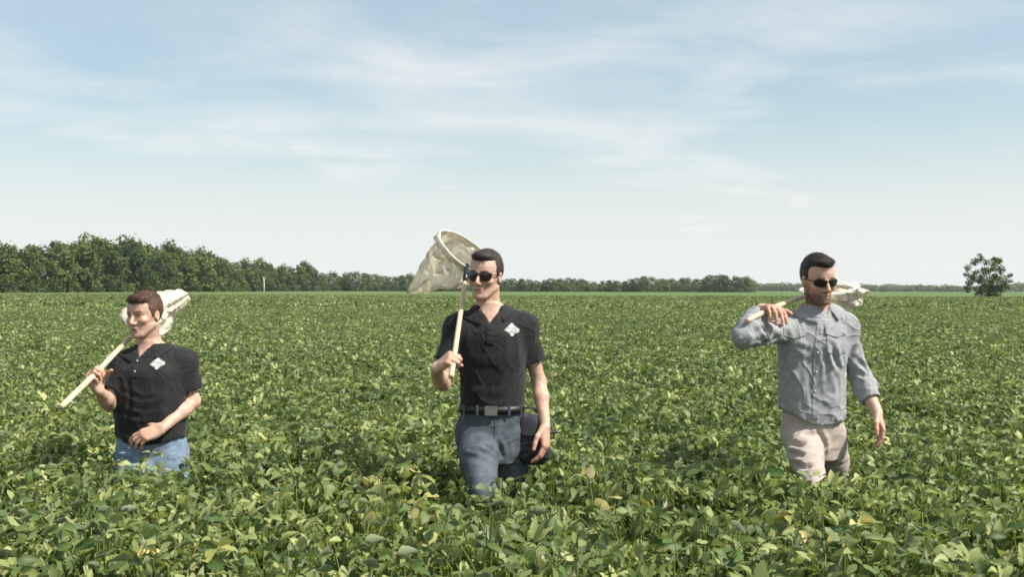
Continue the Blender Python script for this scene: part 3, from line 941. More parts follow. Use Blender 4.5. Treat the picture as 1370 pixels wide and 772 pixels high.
FACE = np.array([  # w, half width, front, back
    (-.122, .012, .074, .03), (-.114, .026, .085, .045), (-.098, .040, .089, .055), (-.078, .050, .0885, .06), (-.055, .057, .0885, .062), (-.03, .063, .0885, .064),
    (0, .067, .0865, .066), (.022, .0685, .0915, .07), (.045, .069, .089, .07), (.07, .064, .078, .065), (.095, .045, .055, .05)])
def build_head(F, H, nose=1., jaw=1.):
    sc = H.sc
    lo, hi = H.c - .17, H.c + .17
    def face(u, v, w):
        hw = np.interp(w, FACE[:, 0], FACE[:, 1]); fr = np.interp(w, FACE[:, 0], FACE[:, 2]); bk = np.interp(w, FACE[:, 0], FACE[:, 3])
        hw = np.where(w < -.05, hw * jaw, hw)
        r = np.where(v > 0, fr, bk)
        k = (np.abs(u / hw) ** 2.5 + np.abs(v / r) ** 2.5) ** .4
        return np.maximum((k - 1) * np.minimum(hw, r), np.maximum(-.122 - w, w - .095))
    F.op(lo, hi, H.lfn(face), 0.)
    E = lambda c, r, k=.012, m='u': F.ell(H.p(*c), np.asarray(r) * sc, k * sc, m, H.A)
    C = lambda a, b, ra, rb=None, k=.008, m='u': F.cap(H.p(*a), H.p(*b), ra * sc, (ra if rb is None else rb) * sc, k * sc, m)
    E((0, -.018, .03), (.0745, .094, .084), .02)
    for s_ in (-1, 1):
        C((s_ * .056 * jaw, .005, -.06), (s_ * .024 * jaw, .066, -.104), .014, .015, .014)
        E((s_ * .036, .083, .004), (.017, .016, .012), .012, 's')
        E((s_ * .0325, .0725, .001), (.0125, .0125, .0125), .002)
        C((s_ * .014, .0895, .0155), (s_ * .047, .076, .013), .0065, .005, .008)
        C((s_ * .02, .0845, .0075), (s_ * .043, .078, .0055), .0028, .0024, .003)
        C((s_ * .02, .083, -.0072), (s_ * .043, .077, -.0052), .0028, .0024, .004)
        E((s_ * .043, .066, -.028), (.02, .02, .017), .016)
        E((s_ * .0115, .0985, -.041), (.0085, .011, .0075), .006)
        E((s_ * .007, .104, -.0475), (.0032, .006, .003), .002, 's')
        E((s_ * .0735, -.012, -.012), (.008, .019, .031), .006)
        E((s_ * .081, -.006, -.012), (.006, .010, .019), .004, 's')
    C((0, .0875, .008), (0, .1105 * 1, -.033), .0068, .0105 * nose, .009)
    E((0, .112, -.0375), (.0105, .0095, .009), .008)
    C((-.016, .0865, -.0665), (.016, .0865, -.0665), .0068, None, .006)
    C((0, .0915, -.0655), (0, .0905, -.067), .0058, None, .006)
    C((-.014, .087, -.0785), (.014, .087, -.0785), .0072, None, .006)
    C((-.024, .083, -.072), (0, .0975, -.0722), .0022, None, .003, 's')
    C((.024, .083, -.072), (0, .0975, -.0722), .0022, None, .003, 's')
    E((0, .079, -.106), (.021, .016, .014), .012)

def skin_tint(V, H, beard=0., closed=False, brow=(.10, .07, .055), lens=False):
    L = H.loc(V); u, v, w = L.T; au = np.abs(u)
    t = np.ones((len(V), 3))
    inh = (np.linalg.norm(L * [1, 1, .8], axis=1) < .14) & (v > -.03)
    def mixc(m, c):
        m = np.clip(m, 0, 1)[:, None]; t[:] = t * (1 - m) + np.array(c) * m
    g = lambda x, a, b: np.clip((x - a) / (b - a), 0, 1)
    mixc(.35 * inh * np.exp(-((au - .045) / .02) ** 2 - ((w + .03) / .02) ** 2) * (v > .03), (1.12, .78, .72))      # flushed cheeks
    mixc(.35 * np.exp(-(u / .016) ** 2 - ((w + .038) / .012) ** 2) * (v > .09), (1.1, .78, .72))
    n1 = fbm(V * 260, 2, 4) * .5 + .5
    m1 = fbm(V * 38, 3, 14); m2 = fbm(V * 90, 2, 24)
    t *= 1 + np.stack([.05 * m1 + .05 * m2, .11 * m1 + .09 * m2, .11 * m1 + .09 * m2], 1)          # blotches and freckles
    if beard:
        bl = (.035 + .0 * u)
        jawz = np.clip(np.minimum(g(-w, .046 - .1 * np.clip(.07 - v, 0, .05), .07), 1), 0, 1)
        must = np.exp(-((w + .056) / .007) ** 2) * (au < .027) * (v > .07)
        side = g(-w, .0, .05) * np.exp(-((v - .018) / .022) ** 2)
        lip = (np.abs(w + .0725) < .013) & (au < .02)
        b = np.clip(np.maximum(np.maximum(jawz, must), side), 0, 1) * inh * (~lip) * (w < .01) * (w > -.128)
        mixc(beard * b * (.6 + .5 * n1), (.20, .16, .14))
    mixc(.8 * np.exp(-((w + .0725) / .0085) ** 4) * np.exp(-(u / .021) ** 4) * (v > .07), (.78, .48, .45))
    mixc(1. * np.exp(-((w + .0725) / .0022) ** 2) * np.exp(-(u / .023) ** 4) * (v > .07), (.22, .12, .10))
    bz = .0195 - .12 * np.clip(au - .034, 0, .02) + .05 * np.clip(.03 - au, -.0, .02)
    mixc(1.1 * np.exp(-((w - bz) / .0052) ** 4) * g(au, .010, .014) * (1 - g(au, .046, .053)) * (v > .04) * (.75 + .4 * n1), brow)
    ex = (au - .0325) / .0125; ey = (w - .001) / (.0030 if closed else .0055)
    eye = (ex ** 2 + ey ** 2 < 1) & (v > .06)
    mixc(1. * eye, (.45, .5, .55) if closed else (.95, 1.3, 1.5)); mixc(1. * eye * ((au - .0325) ** 2 + (w - .001) ** 2 < .0056 ** 2), (.10, .09, .09))
    lash = (np.abs(np.sqrt(ex ** 2 + ey ** 2) - 1.15) < .3) & (v > .06) & (w > -.003)
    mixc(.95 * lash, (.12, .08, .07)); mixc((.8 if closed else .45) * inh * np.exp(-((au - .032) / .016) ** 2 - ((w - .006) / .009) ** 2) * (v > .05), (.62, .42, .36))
    return t

def hair_mesh(name, H, style, mat_, parent, h=.0032):
    """Cropped hair as a thick cap cut at the hairline, combed into strands."""
    sc = H.sc; F = Field(H.c - .16 * sc, H.c + .165 * sc, h)
    hl = np.array(style['line'])           # v, w of the lowest hair along the side of the head
    th = style['thick']
    def fn(u, v, w):
        e = np.sqrt((u / (.0755 + th['side'])) ** 2 + ((v + .018) / (.096 + .006)) ** 2 + ((w - .03) / (.085 + th['top'])) ** 2)
        d = (e - 1) * .085
        q = style.get('quiff')
        if q:
            k = np.sqrt(((u - q[0]) / q[3]) ** 2 + ((v - q[1]) / q[4]) ** 2 + ((w - q[2]) / q[5]) ** 2); d2 = (k - 1) * min(q[3:])
            hh = np.clip(.5 + .5 * (d2 - d) / .02, 0, 1); d = d2 * (1 - hh) + d * hh - .02 * hh * (1 - hh)
        jag = .0035 * np.sin(u * 420 + v * 130) * np.sin(u * 173 + 1.3) + .0025 * np.sin(u * 900 + 2) * np.sin(v * 700) + style.get('part', 0) * u
        line = np.interp(v + 0 * u, hl[:, 0], hl[:, 1]) + jag
        # temples sit lower than the middle of the forehead
        line = line - np.where(v > .02, style['temple'] * np.clip((np.abs(u) - .038) / .03, 0, 1), 0)
        d = np.maximum(d, (line - w) * .8)
        ear = np.sqrt(((np.abs(u) - .078) / .02) ** 2 + ((v + .010) / .021) ** 2 + ((w + .014) / .032) ** 2)
        return np.maximum(d, (1 - ear) * .02)
    F.op(H.c - .16 * sc, H.c + .165 * sc, H.lfn(fn), 0.)
    V, Q = F.surface(1)
    N = v_normals(V, Q); L = H.loc(V)
    up = np.clip((L[:, 2] + .02) / .1, .25, 1)
    a = style.get('comb', .4)
    cx = L[:, 0] * math.cos(a) - L[:, 1] * math.sin(a); cy_ = L[:, 0] * math.sin(a) + L[:, 1] * math.cos(a)
    n = vnoise(np.stack([cx * 150, cy_ * 34, L[:, 2] * 60], 1), 3) + .6 * vnoise(np.stack([cx * 330, cy_ * 70, L[:, 2] * 110], 1), 8)
    V = V + N * (n * .0020 * up * style.get('rough', 1) * sc)[:, None]
    # loose strands combed over the cap
    rnd = np.random.default_rng(17); k = rnd.choice(len(V), style.get('strands', 5200)); k = k[N[k] @ H.A[2] > -.75]
    p0 = V[k]; nn = N[k]; Lk = L[k]
    front = np.clip((Lk[:, 1] + .02) / .1, 0, 1)[:, None]; top = np.clip((Lk[:, 2] - .05) / .04, 0, 1)[:, None]
    flow = (H.A[1] * (1 - .0 * front) * style['flow'][1] + H.A[0] * style['flow'][0] - H.A[2] * .1) * top + (-H.A[2] - H.A[1] * .45) * (1 - top)
    flow = flow + rnd.normal(0, .28, flow.shape); flow -= nn * (flow * nn).sum(1)[:, None]; flow /= np.linalg.norm(flow, axis=1)[:, None] + 1e-9
    ln = (.010 + .014 * top[:, 0]) * rnd.uniform(.6, 1.3, len(k)) * sc; wd = np.cross(nn, flow) * (.0007 * sc)
    lift = rnd.uniform(.1, .34, len(k))[:, None] * (.35 + .65 * top); S_ = []
    for t, ww in ((0, 1), (.35, 1), (.7, .8), (1, .1)):
        c_ = p0 - nn * .001 + (flow * t + nn * lift * (t - .55 * t * t)) * ln[:, None]
        S_ += [c_ - wd * ww, c_ + wd * ww]
    m = len(k); SV = np.stack(S_, 1).reshape(-1, 3); b0 = np.arange(m)[:, None] * 8 + len(V)
    SQ = np.concatenate([b0 + np.array([[0, 1, 3, 2]]) + 2 * r_ for r_ in range(3)])
    return link(name, np_mesh(name, np.concatenate([V, SV]), np.concatenate([Q, SQ]), [mat_]), parent)

def sunglasses(H, parent, wide=.061, tall=.021, drop=.0, aviator=False):
    e = MB(); fr = MB()
    sgn = (-1, 1)
    for s_ in sgn:
        P, Q, T = [], [], []
        nr, na = 6, 28
        for i in range(nr + 1):
            for j in range(na):
                a = 2 * math.pi * j / na; r = i / nr
                ca, sa = math.cos(a), math.sin(a)
                x = np.sign(ca) * abs(ca) ** .72; z = np.sign(sa) * abs(sa) ** .8
                if aviator: x *= (1 + .10 * z); z = z * (1.0 if z > 0 else 1.2) - .05 * x * s_ * 0
                U = s_ * .0335 + x * r * wide / 2 * .97; Wd = -.003 - drop + z * r * tall
                vv = .098 - 9.0 * (abs(U) - .01) ** 2 if abs(U) > .01 else .098
                P.append((U, vv - .0 + .0015 * (1 - r * r), Wd))
        for i in range(nr):
            for j in range(na):
                Q.append([i * na + j, i * na + (j + 1) % na, (i + 1) * na + (j + 1) % na, (i + 1) * na + j])
        P = np.array(P); back = P - [0, .002, 0]
        nq = np.array(Q); e.add(H.pts(P), nq); e.add(H.pts(back), nq[:, ::-1])
        rim = P[nr * na:]; fr.tube(H.pts(np.concatenate([rim, rim[:2]]) - [0, .0008, 0]), .0016 if aviator else .0024, 6, False)
        ho = np.array([s_ * .0635, .0745, .004 - drop]); hi_ = np.array([s_ * .0775, .0, .004]); tip = np.array([s_ * .0765, -.018, -.008])
        fr.tube(H.pts([ho + [-.002 * s_, .008, 0], ho, ho * .5 + hi_ * .5 + [s_ * .003, 0, 0], hi_, tip]), .0022 if not aviator else .0015, 6)
    for dz in ((.004, .011) if aviator else (.004,)):
        fr.tube(H.pts([(-.0065, .098, dz - drop), (0, .1005, dz + .0015 - drop), (.0065, .098, dz - drop)]), .0018, 6)
    g = fr.build('sunglasses', [M['frame']], parent)
    e.build('lens', [M['lens']], g)
    return g

def collar(F, parent, mat_, c, tilt, r, h, gap, leaf, name='collar', spread=.018):
    """Fold-over collar round the neck: c centre, tilt axis (unit, up the neck), gap half-angle of the opening at the front."""
    ax = nrm(tilt); x = nrm(np.cross([0, 1, 0], ax)); y = np.cross(ax, x)
    rows = []
    A = np.linspace(gap, 2 * math.pi - gap, 64)
    for a in A:
        fr = (1 + math.cos(a)) / 2                      # 1 at the front, 0 at the back
        d = x * math.sin(a) - y * math.cos(a)
        R0 = r * (1 + .06 * fr)
        dip = -.028 * fr                                   # the front sits lower
        pt = math.exp(-((min(a, 2 * math.pi - a) - gap) / .30) ** 2)
        top = c + d * R0 + ax * (h + dip)
        rows.append([c + d * (R0 - .002) + ax * (dip - .012), c + d * (R0 - .001) + ax * (h * .5 + dip), top + ax * .002 + d * .002, top + d * .0055 + ax * .0005,
                     c + d * (R0 + .010) + ax * (h * .35 + dip), c + d * (R0 + spread + .006 * fr) + ax * (dip + h - leaf - .020 * pt)])
    P = np.array(rows); n, m, _ = P.shape
    for k, an in enumerate(A):
        fr = (1 + math.cos(an)) / 2; d = x * math.sin(an) - y * math.cos(an)
        w = nrm(d * (.5 + .45 * fr) + ax * (.9 - .35 * fr)); T = P[k, 5]
        hit = F.t.ray_cast(Vector(T + w * .12), Vector(-w), .26)
        if hit[0] is not None:
            b_ = np.array(hit[0]) + w * .006
            if np.dot(b_ - c, d) < r + .004: b_ = b_ + d * (r + .004 - np.dot(b_ - c, d))
            P[k, 5] = b_
        P[k, 4] = (P[k, 3] + P[k, 5]) / 2 + w * .0045
    for _ in range(3):
        P[1:-1, 4:] = P[1:-1, 4:] * .5 + (P[:-2, 4:] + P[2:, 4:]) * .25
    i = np.arange(n * m).reshape(n, m)
    q = np.stack([i[:-1, :-1], i[:-1, 1:], i[1:, 1:], i[1:, :-1]], -1).reshape(-1, 4)
    me = np_mesh(name, P.reshape(-1, 3), q, [mat_], True, np.ones((n * m, 3)))
    o = link(name, me, parent)
    md = o.modifiers.new('thick', 'SOLIDIFY'); md.thickness = .0022; md.offset = 0
    return o

def drape_patch(name, F, outline, mat_, parent, off=.0022, step=.006, tint=None, yaw=0., thick=True):
    """A cut piece of cloth laid on the front of a garment; outline: polygon of (x, z)."""
    o = np.asarray(outline, float); lo, hi = o.min(0), o.max(0)
    bm = bmesh.new()
    n = len(o); pts = []
    for i in range(n):
        a, b = o[i], o[(i + 1) % n]; k = max(1, int(np.linalg.norm(b - a) / step))
        pts += [a + (b - a) * j / k for j in range(k)]
    c = o.mean(0); rings = max(2, int(np.max(np.linalg.norm(o - c, axis=1)) / step)); m = len(pts); P = []
    for r in range(1, rings + 1):
        P += [c + (p - c) * r / rings for p in pts]
    P = np.array([c] + P)
    y = F.front(P[:, 0], P[:, 1])
    V = np.column_stack([P[:, 0], y - off, P[:, 1]])
    t = [[0, 1 + j, 1 + (j + 1) % m] for j in range(m)]
    q = [[1 + (r - 1) * m + j, 1 + r * m + j, 1 + r * m + (j + 1) % m, 1 + (r - 1) * m + (j + 1) % m] for r in range(1, rings) for j in range(m)]
    bm.free()
    tn = np.ones((len(V), 3)) if tint is None else np.array([tint(p) for p in P])
    e = np.arange(1 + (rings - 1) * m, 1 + rings * m)
    # a skirt sinks the edge into the cloth
    sk = V[e] + [0, off + .003, 0]; k0 = len(V); j = np.arange(m); j2 = (j + 1) % m
    V = np.concatenate([V, sk]); tn = np.concatenate([tn, tn[e]])
    q = np.concatenate([np.array(q).reshape(-1, 4), np.stack([e[j], k0 + j, k0 + j2, e[j2]], 1)])
    o_ = link(name, np_mesh(name, V, [np.array(t), q], [mat_], True, tn), parent)
    return o_

# ---- sweep nets -------------------------------------------------------
def cloth_bag(center, normal, e1, r, tip, seed, sag=.05, tipr=.03, n=110, rows=56, fold=.12, mid=None, taper=.7, crumple=1., squash=1.):
    """Cloth bag hung from a ring: rows of an ever smaller, ever more folded loop down to its tip."""
    nr = nrm(normal); a1 = nrm(np.asarray(e1) - nr * np.dot(e1, nr)); a2 = np.cross(nr, a1)
    c = np.asarray(center, float); tip = np.asarray(tip, float); rnd = np.random.default_rng(seed)
    mid = (c + tip) / 2 if mid is None else np.asarray(mid, float)
    ph = rnd.uniform(0, 6.28, 6); A = np.linspace(0, 2 * math.pi, n, endpoint=False)
    d2 = nrm(tip - mid); V = []
    b1 = nrm(a1 - d2 * np.dot(a1, d2)); b2 = np.cross(d2, b1)
    if np.dot(np.cross(a1, a2), -(mid - c)) < 0: pass
    for i in range(rows):
        t = i / (rows - 1)
        p = (1 - t) ** 2 * c + 2 * t * (1 - t) * mid + t * t * tip
        p = p + np.array([0, 0, -sag * math.sin(math.pi * t)])
        rr = r * (1 - t) ** taper + tipr * t ** .5
        u = nrm(a1 * (1 - t) + b1 * t); v_ = nrm(a2 * (1 - t) + (b2 if np.dot(b2, a2) > 0 else -b2) * t)
        fl = fold * min(1, t * 2.2)
        k = 1 + fl * (np.sin(3 * A + ph[0] + t * 1.7) * .5 + np.sin(5 * A + ph[1] - t * 2.2) * .42 + np.sin(9 * A + ph[2] + t * 3) * .28)
        sq = 1 - .35 * min(1, t * 1.6)
        V.append(p + (rr * k * (squash + (1 - squash) * min(1, t * 2.5)) * np.cos(A))[:, None] * u + (rr * k * sq * np.sin(A))[:, None] * v_)
    V = np.concatenate(V + [V[-1].mean(0)[None]])
    amp = np.repeat(np.clip(np.arange(rows) / 5, .3, 1), n)[:, None]
    W_ = V[:-1] + .05 * np.stack([vnoise(V[:-1] * 9, s_) for s_ in (11, 12, 13)], 1)
    for fr_, am in ((13, .020), (27, .011), (55, .005)):
        V[:-1] += crumple * am * amp * np.stack([1 - 2.4 * np.abs(vnoise(W_ * fr_, seed + s_)) for s_ in (1, 2, 3)], 1)
    k = np.arange(n); k2 = (k + 1) % n
    q = np.concatenate([np.stack([i * n + k, i * n + k2, (i + 1) * n + k2, (i + 1) * n + k], 1) for i in range(rows - 1)])
    t = np.stack([(rows - 1) * n + k, (rows - 1) * n + k2, np.full(n, rows * n)], 1)
    return V, q, t

def sweep_net(label, butt, grip, shoulder, ring_c, ring_n, ring_r, tip, mid, seed, hand_r=.0135, sag=.04, fold=.14, tipr=.03, band=.035, taper=.7, crumple=.4, squash=1.):
    """Wooden handle from its butt over the shoulder to a wire hoop with a muslin bag (world points)."""
    base = np.asarray(butt, float)
    e = empty('sweep_net', base, label, 'insect net', 'sweep nets carried over the shoulder')
    L = lambda p: np.asarray(p, float) - base
    d = nrm(np.asarray(ring_c) - np.asarray(shoulder)); end = np.asarray(ring_c) - d * ring_r * squash
    mb = MB()
    pts = [butt, grip, shoulder, end]; P = []
    for i in range(3):
        for t in np.linspace(0, 1, 8, endpoint=False): P.append(L(pts[i]) * (1 - t) + L(pts[i + 1]) * t)
    P.append(L(end)); P = np.array(P)
    P[0] = P[0]
    for _ in range(6): P[1:-1] = P[1:-1] * .5 + (P[:-2] + P[2:]) * .25
    mb.tube(P, np.linspace(hand_r * 1.06, hand_r * .92, len(P)), 14)
    hd = mb.build('handle', [M['wood']], e)
    fb = MB(); fb.tube([P[-4], P[-1] + d * .02], hand_r * 1.12, 12)
    fb.build('ferrule', [M['frame']], hd)
    nr = nrm(ring_n); nr = nrm(nr - d * np.dot(nr, d)); a2 = np.cross(nr, d); A = np.linspace(0, 2 * math.pi, 49)
    ring = L(ring_c) - ring_r * squash * np.cos(A)[:, None] * d + ring_r * np.sin(A)[:, None] * a2
    hb = MB(); hb.tube(ring, .0036, 8, False); hb.build('hoop', [M['wire']], e)
    V, q, t = cloth_bag(L(ring_c), nr, -d, ring_r * 1.01, L(tip), seed, sag, tipr, mid=L(mid), fold=fold, taper=taper, crumple=crumple, squash=squash)
    bag = link('net_bag', np_mesh('net_bag', V, [q, t], [M['muslin']], True), e)
    md = bag.modifiers.new('thick', 'SOLIDIFY'); md.thickness = .0012; md.offset = 0
    # hem band that wraps the hoop
    bb = MB(); n = 48; k = np.arange(n); k2 = (k + 1) % n; A = A[:-1]; rows = []
    dn = nrm(L(mid) - L(ring_c))
    for off, rr in ((0.004, .0075), (-.003, .0085), (-.010, .0065), (-.010, 0), (-.003, -.0075), (.004, -.006)):
        pass
    prof = [(-.004, .002), (0, .0052), (.008, .0045), (band, .000), (band, -.002), (.008, .0015), (0, -.0045), (-.004, -.003)]
    for along, rad in prof:
        w = 1 + (.02 + .6 * max(along, 0)) * vnoise(np.stack([np.cos(A) * 4, np.sin(A) * 4, 0 * A + seed + along * 30], 1), 3)
        rows.append(L(ring_c) + dn * along + ((ring_r + rad) * w)[:, None] * (-squash * np.cos(A)[:, None] * d + np.sin(A)[:, None] * a2))
    m = len(rows)
    qq = np.concatenate([np.stack([i * n + k, i * n + k2, ((i + 1) % m) * n + k2, ((i + 1) % m) * n + k], 1) for i in range(m)])
    bb.add(np.concatenate(rows), qq); bb.build('hem_band', [M['muslin']], bag)
    return e

# ---- a whole person ----------------------------------------------------
class Pose:
    def __init__(s, key, base_px):
        s.D = DEPTH[key]; b = at(base_px, 700, s.D); s.base = np.array([b[0], s.D, 0.])
    def __call__(s, px, py, dy=0.): return at(px, py, s.D + dy) - s.base
    def sec(s, rows):
        out = []
        for (py, cx, rx, rf, rb, *o) in rows:
            cy_ = o[0] if o else 0.; p = s(cx, py, cy_)
            out.append((p[2], p[0], cy_, rx * s.D / FPX, rf, rb))
        return out

def limb(F, a, b, r0, rm, r1, k=.02, bend=None, flat=None):
    """Arm or leg segment with a swelling a third of the way down."""
    a, b = np.asarray(a), np.asarray(b); m = a + (b - a) * .35
    F.cap(a, m, r0, rm, k); F.cap(m, b, rm, r1, k)

def build_body(P, c, e):
    F = Field(np.min(c['lo'], axis=0) if np.ndim(c['lo']) > 1 else c['lo'], c['hi'], .0046)
    lf = loft_fn([(r[0], r[1], r[2], r[3] - (.014 if r[0] < c['waist'] + .06 else 0), r[4] - (.014 if r[0] < c['waist'] + .06 else 0), r[5] - (.014 if r[0] < c['waist'] + .06 else 0)) for r in c['torso']], -.013); F.op(*lf.box, lf)
    H = c['head']; nb = c['neck_base']
    jn = H.p(0, -.012, -.07)
    F.cap(nb - [0, 0, .03], jn, c['neck_r'] * 1.08, c['neck_r'] * .97, .03)
    sk = nrm(H.p(0, .04, -.085) - jn)
    for s_ in (-1, 1):          # the neck muscles that run to the collar bones
        F.cap(H.p(s_ * .052, -.02, -.05), nb + [s_ * .022, -.045, -.03], .013, .011, .02)
    build_head(F, H, c.get('nose', 1), c.get('jaw', 1))
    for side in ('l', 'r'):
        sh, el, wr = c['sh_' + side], c['el_' + side], c['wr_' + side]
        F.cap(nb - [0, 0, .024], sh, .040, .040, .04)
        ar = c.get('arm', 1.)
        limb(F, sh, el, .046 * ar, .043 * ar, .036 * ar, .025)
        limb(F, el, wr, .037 * ar, .039 * ar, .0265 * ar, .02)
        hd = c['hand_' + side]
        hand(F, wr, hd['f'], hd['n'], -1 if side == 'l' else 1, hd['curl'], hd['thumb'], hd.get('spread', .06), hd.get('sc', 1.))
        hp, kn, an = c['hip_' + side], c['kn_' + side], c['an_' + side]
        limb(F, hp, kn, .066, .062, .042, .03); limb(F, kn, an, .042, .046, .032, .02)
        F.cap(an, an + [0, -.10, -.05], .034, .03, .02)
    V, Q = F.surface(2)
    t = skin_tint(V, H, c.get('beard', 0), c.get('squint', False))
    # knuckles and finger ends are a little redder, forearms freckled
    for side in 'lr':
        wr = c['wr_' + side]; d = np.linalg.norm(V - wr, axis=1); m = (d > .075) & (d < .24) & ((V - wr) @ nrm(c['hand_' + side]['f']) > .06)
        t[m] *= np.array([1.06, .88, .84])
    L = H.loc(V)
    V = V + v_normals(V, Q) * (.0008 * fbm(V * 45, 2, 2))[:, None]
    return link('body', np_mesh('body', V, Q, [M['skin']], True, t), e)

def build_shirt(name, P, c, e, mat_, long=False):
    lo = np.asarray(c['lo']) + [0, 0, .75]; lo[2] = c['hem'] - .05
    F = Field(lo, c['hi'] - np.array([0, 0, .1]), .0046)
    lf = loft_fn([r for r in c['torso']], .0); F.op(*lf.box, lf)
    nb = c['neck_base']
    for side in ('l', 'r'):
        sh, el, wr = c['sh_' + side], c['el_' + side], c['wr_' + side]
        F.cap(nb - [0, 0, .03], sh, .047, .047, .05)
        F.cap(sh, c['torso_mid'] + (sh - c['torso_mid']) * .4, .05, .055, .06)
        G = Field(F.lo, [a[-1] for a in F.ax], F.h); G.d = np.full(F.d.shape, .3, np.float32)
        if not long:
            hm = sh + (el - sh) * c.get('sleeve', .74); d = nrm(el - sh)
            G.cap(sh, hm + d * .05, .051 * c.get('slv', 1), .059 * c.get('slv', 1), .0)
            pl = lambda X, Y, Z: (X - hm[0]) * d[0] + (Y - hm[1]) * d[1] + (Z - hm[2]) * d[2]
            G.op(hm - .13, hm + .13, lambda X, Y, Z: -pl(X, Y, Z), 0, 's')
            G.cap(hm - d * .045, hm + d * .1, .041, .052 * c.get('slv', 1), 0., 's')
        else:
            cf = c['cuff_' + side]; hm = el + (wr - el) * cf; d = nrm(wr - el); m1 = el + (wr - el) * .3
            G.cap(sh, el, .050, .046, .0); G.cap(el, m1, .046, .049, .02); G.cap(m1, hm + d * .03, .048, .040, .02)
            pl = lambda X, Y, Z: (X - hm[0]) * d[0] + (Y - hm[1]) * d[1] + (Z - hm[2]) * d[2]
            fwd = lambda X, Y, Z: -pl(X, Y, Z)
            G.op(hm - .07, hm + .07, fwd, 0, 's')
            G.cap(hm - d * .03, hm + d * .1, .036, .042, 0., 's')
            # turned-back cuff
            K = lambda X, Y, Z: np.maximum(cap_fn(hm - d * .055, hm + d * .05, .0475, .0455)(X, Y, Z), np.maximum(pl(X, Y, Z) - .0, -pl(X, Y, Z) - .052))
            G.op(hm - .1, hm + .1, lambda X, Y, Z: np.maximum(K(X, Y, Z), -cap_fn(hm - d * .03, hm + d * .1, .036, .0415)(X, Y, Z)), 0.)
        k = .035; a, b = F.d, G.d
        hh = np.clip(.5 + .5 * (b - a) / k, 0, 1); F.d = b * (1 - hh) + a * hh - k * hh * (1 - hh)
    # neck hole and the open placket
    H = c['head']; ax = nrm(H.p(0, -.012, -.07) - nb)
    F.cap(nb - ax * .005, nb + ax * .2, c['neck_r'] + .007, c['neck_r'] + .02, .006, 's')
    vx, vz, slope = c['vee']
    def vee(X, Y, Z):
        return np.maximum(np.maximum((np.abs(X - vx - c.get('vskew', 0) * (Z - vz)) - slope * (Z - vz)) * .8, Y - nb[1]), Z - (nb[2] + .1))
    F.op([vx - .1, nb[1] - .25, vz - .01], [vx + .1, nb[1] + .02, nb[2] + .1], vee, .004, 's')
    # hem
    zh = c['hem']
    if 'hem_fn' in c: F.op(lo, [a[-1] for a in F.ax], lambda X, Y, Z: Z - c['hem_fn'](X), .002, 's')
    else: F.op(lo, [lo[0] * 0 + 9, 9, zh + .02], lambda X, Y, Z: Z - zh + 0 * X, .002, 's')
    if c.get('hollow', True):
        l2 = loft_fn(c['torso'], -.005); F.op(l2.box[0], [l2.box[1][0], l2.box[1][1], zh + .05], lambda X, Y, Z: np.maximum(l2(X, Y, Z), Z - zh - .03), 0., 's')
    V, Q = F.surface(2); N = v_normals(V, Q)
    V = folds(V, N, c.get('fold', .004), 11, (.15, .1, 1), 21, 4); N = v_normals(V, Q)
    V = folds(V, N, c.get('fold', .004) * .5, 24, (.5, .1, 1), 5, 3); N = v_normals(V, Q)
    N = v_normals(V, Q); P_ = V * np.array([16, 16, 7.]) + 4 * np.stack([vnoise(V * 6, 41), vnoise(V * 6, 42), vnoise(V * 6, 43)], 1)
    ridge = 1 - np.abs(vnoise(P_, 51)) * 2.2                                     # sharp rucks between softer hollows
    V = V + N * (c.get('fold', .004) * .55 * (np.clip(ridge, -.4, 1) ** 3))[:, None]
    V = crease(V, N, c.get('creases', []))
    return Surf(V, Q), link(name, np_mesh(name, V, Q, [mat_], True, np.ones((len(V), 3))), e)

def build_trousers(name, P, c, e, mat_):
    lo = np.array([c['lo'][0], c['lo'][1], .02]); hi = np.array([c['hi'][0], c['hi'][1], c['waist'] + .03])
    F = Field(lo, hi, .005)
    lf = loft_fn([(r[0], r[1], r[2], r[3], r[4], r[5]) for r in c['torso']], c.get('hip_grow', -.004)); F.op(*lf.box, lf)
    F.op(lo, hi + .1, lambda X, Y, Z: c['waist'] - Z + 0 * X, 0., 's') if False else F.op(lo, hi + .1, lambda X, Y, Z: Z * -1 + c['waist'], 0., 's')
    for side in 'lr':
        hp, kn, an = c['hip_' + side], c['kn_' + side], c['an_' + side]
        m = hp + (kn - hp) * .4; g = c.get('leg', 1.)
        F.cap(hp, m, .096 * g, .090 * g, .03); F.cap(m, kn, .090 * g, .066 * g, .03)
        F.cap(kn, kn + (an - kn) * .35, .066 * g, .064 * g, .02); F.cap(kn + (an - kn) * .35, an, .064 * g, .056 * g, .02)
    V, Q = F.surface(2); N = v_normals(V, Q)
    V = folds(V, N, .0045, 14, (1, .1, .25), 31, 3); N = v_normals(V, Q)
    V = folds(V, N, .0025, 30, (1, .1, .35), 35, 3); N = v_normals(V, Q)
    V = crease(V, N, c.get('tcreases', []), .013, .011)
    t = np.ones((len(V), 3))
    n = fbm(V * 9, 3, 12) * .5 + .5
    for side in 'lr':     # denim worn pale over the thighs and knees
        hp, kn = c['hip_' + side], c['kn_' + side]; a = hp + (kn - hp) * .55 + [0, -.085, 0]
        d = np.linalg.norm((V - a) * [1, .8, .5], axis=1); t *= (1 + c.get('wear', .35) * np.exp(-(d / .09) ** 2) * (.6 + .8 * n))[:, None]
    return Surf(V, Q), link(name, np_mesh(name, V, Q, [mat_], True, t), e)

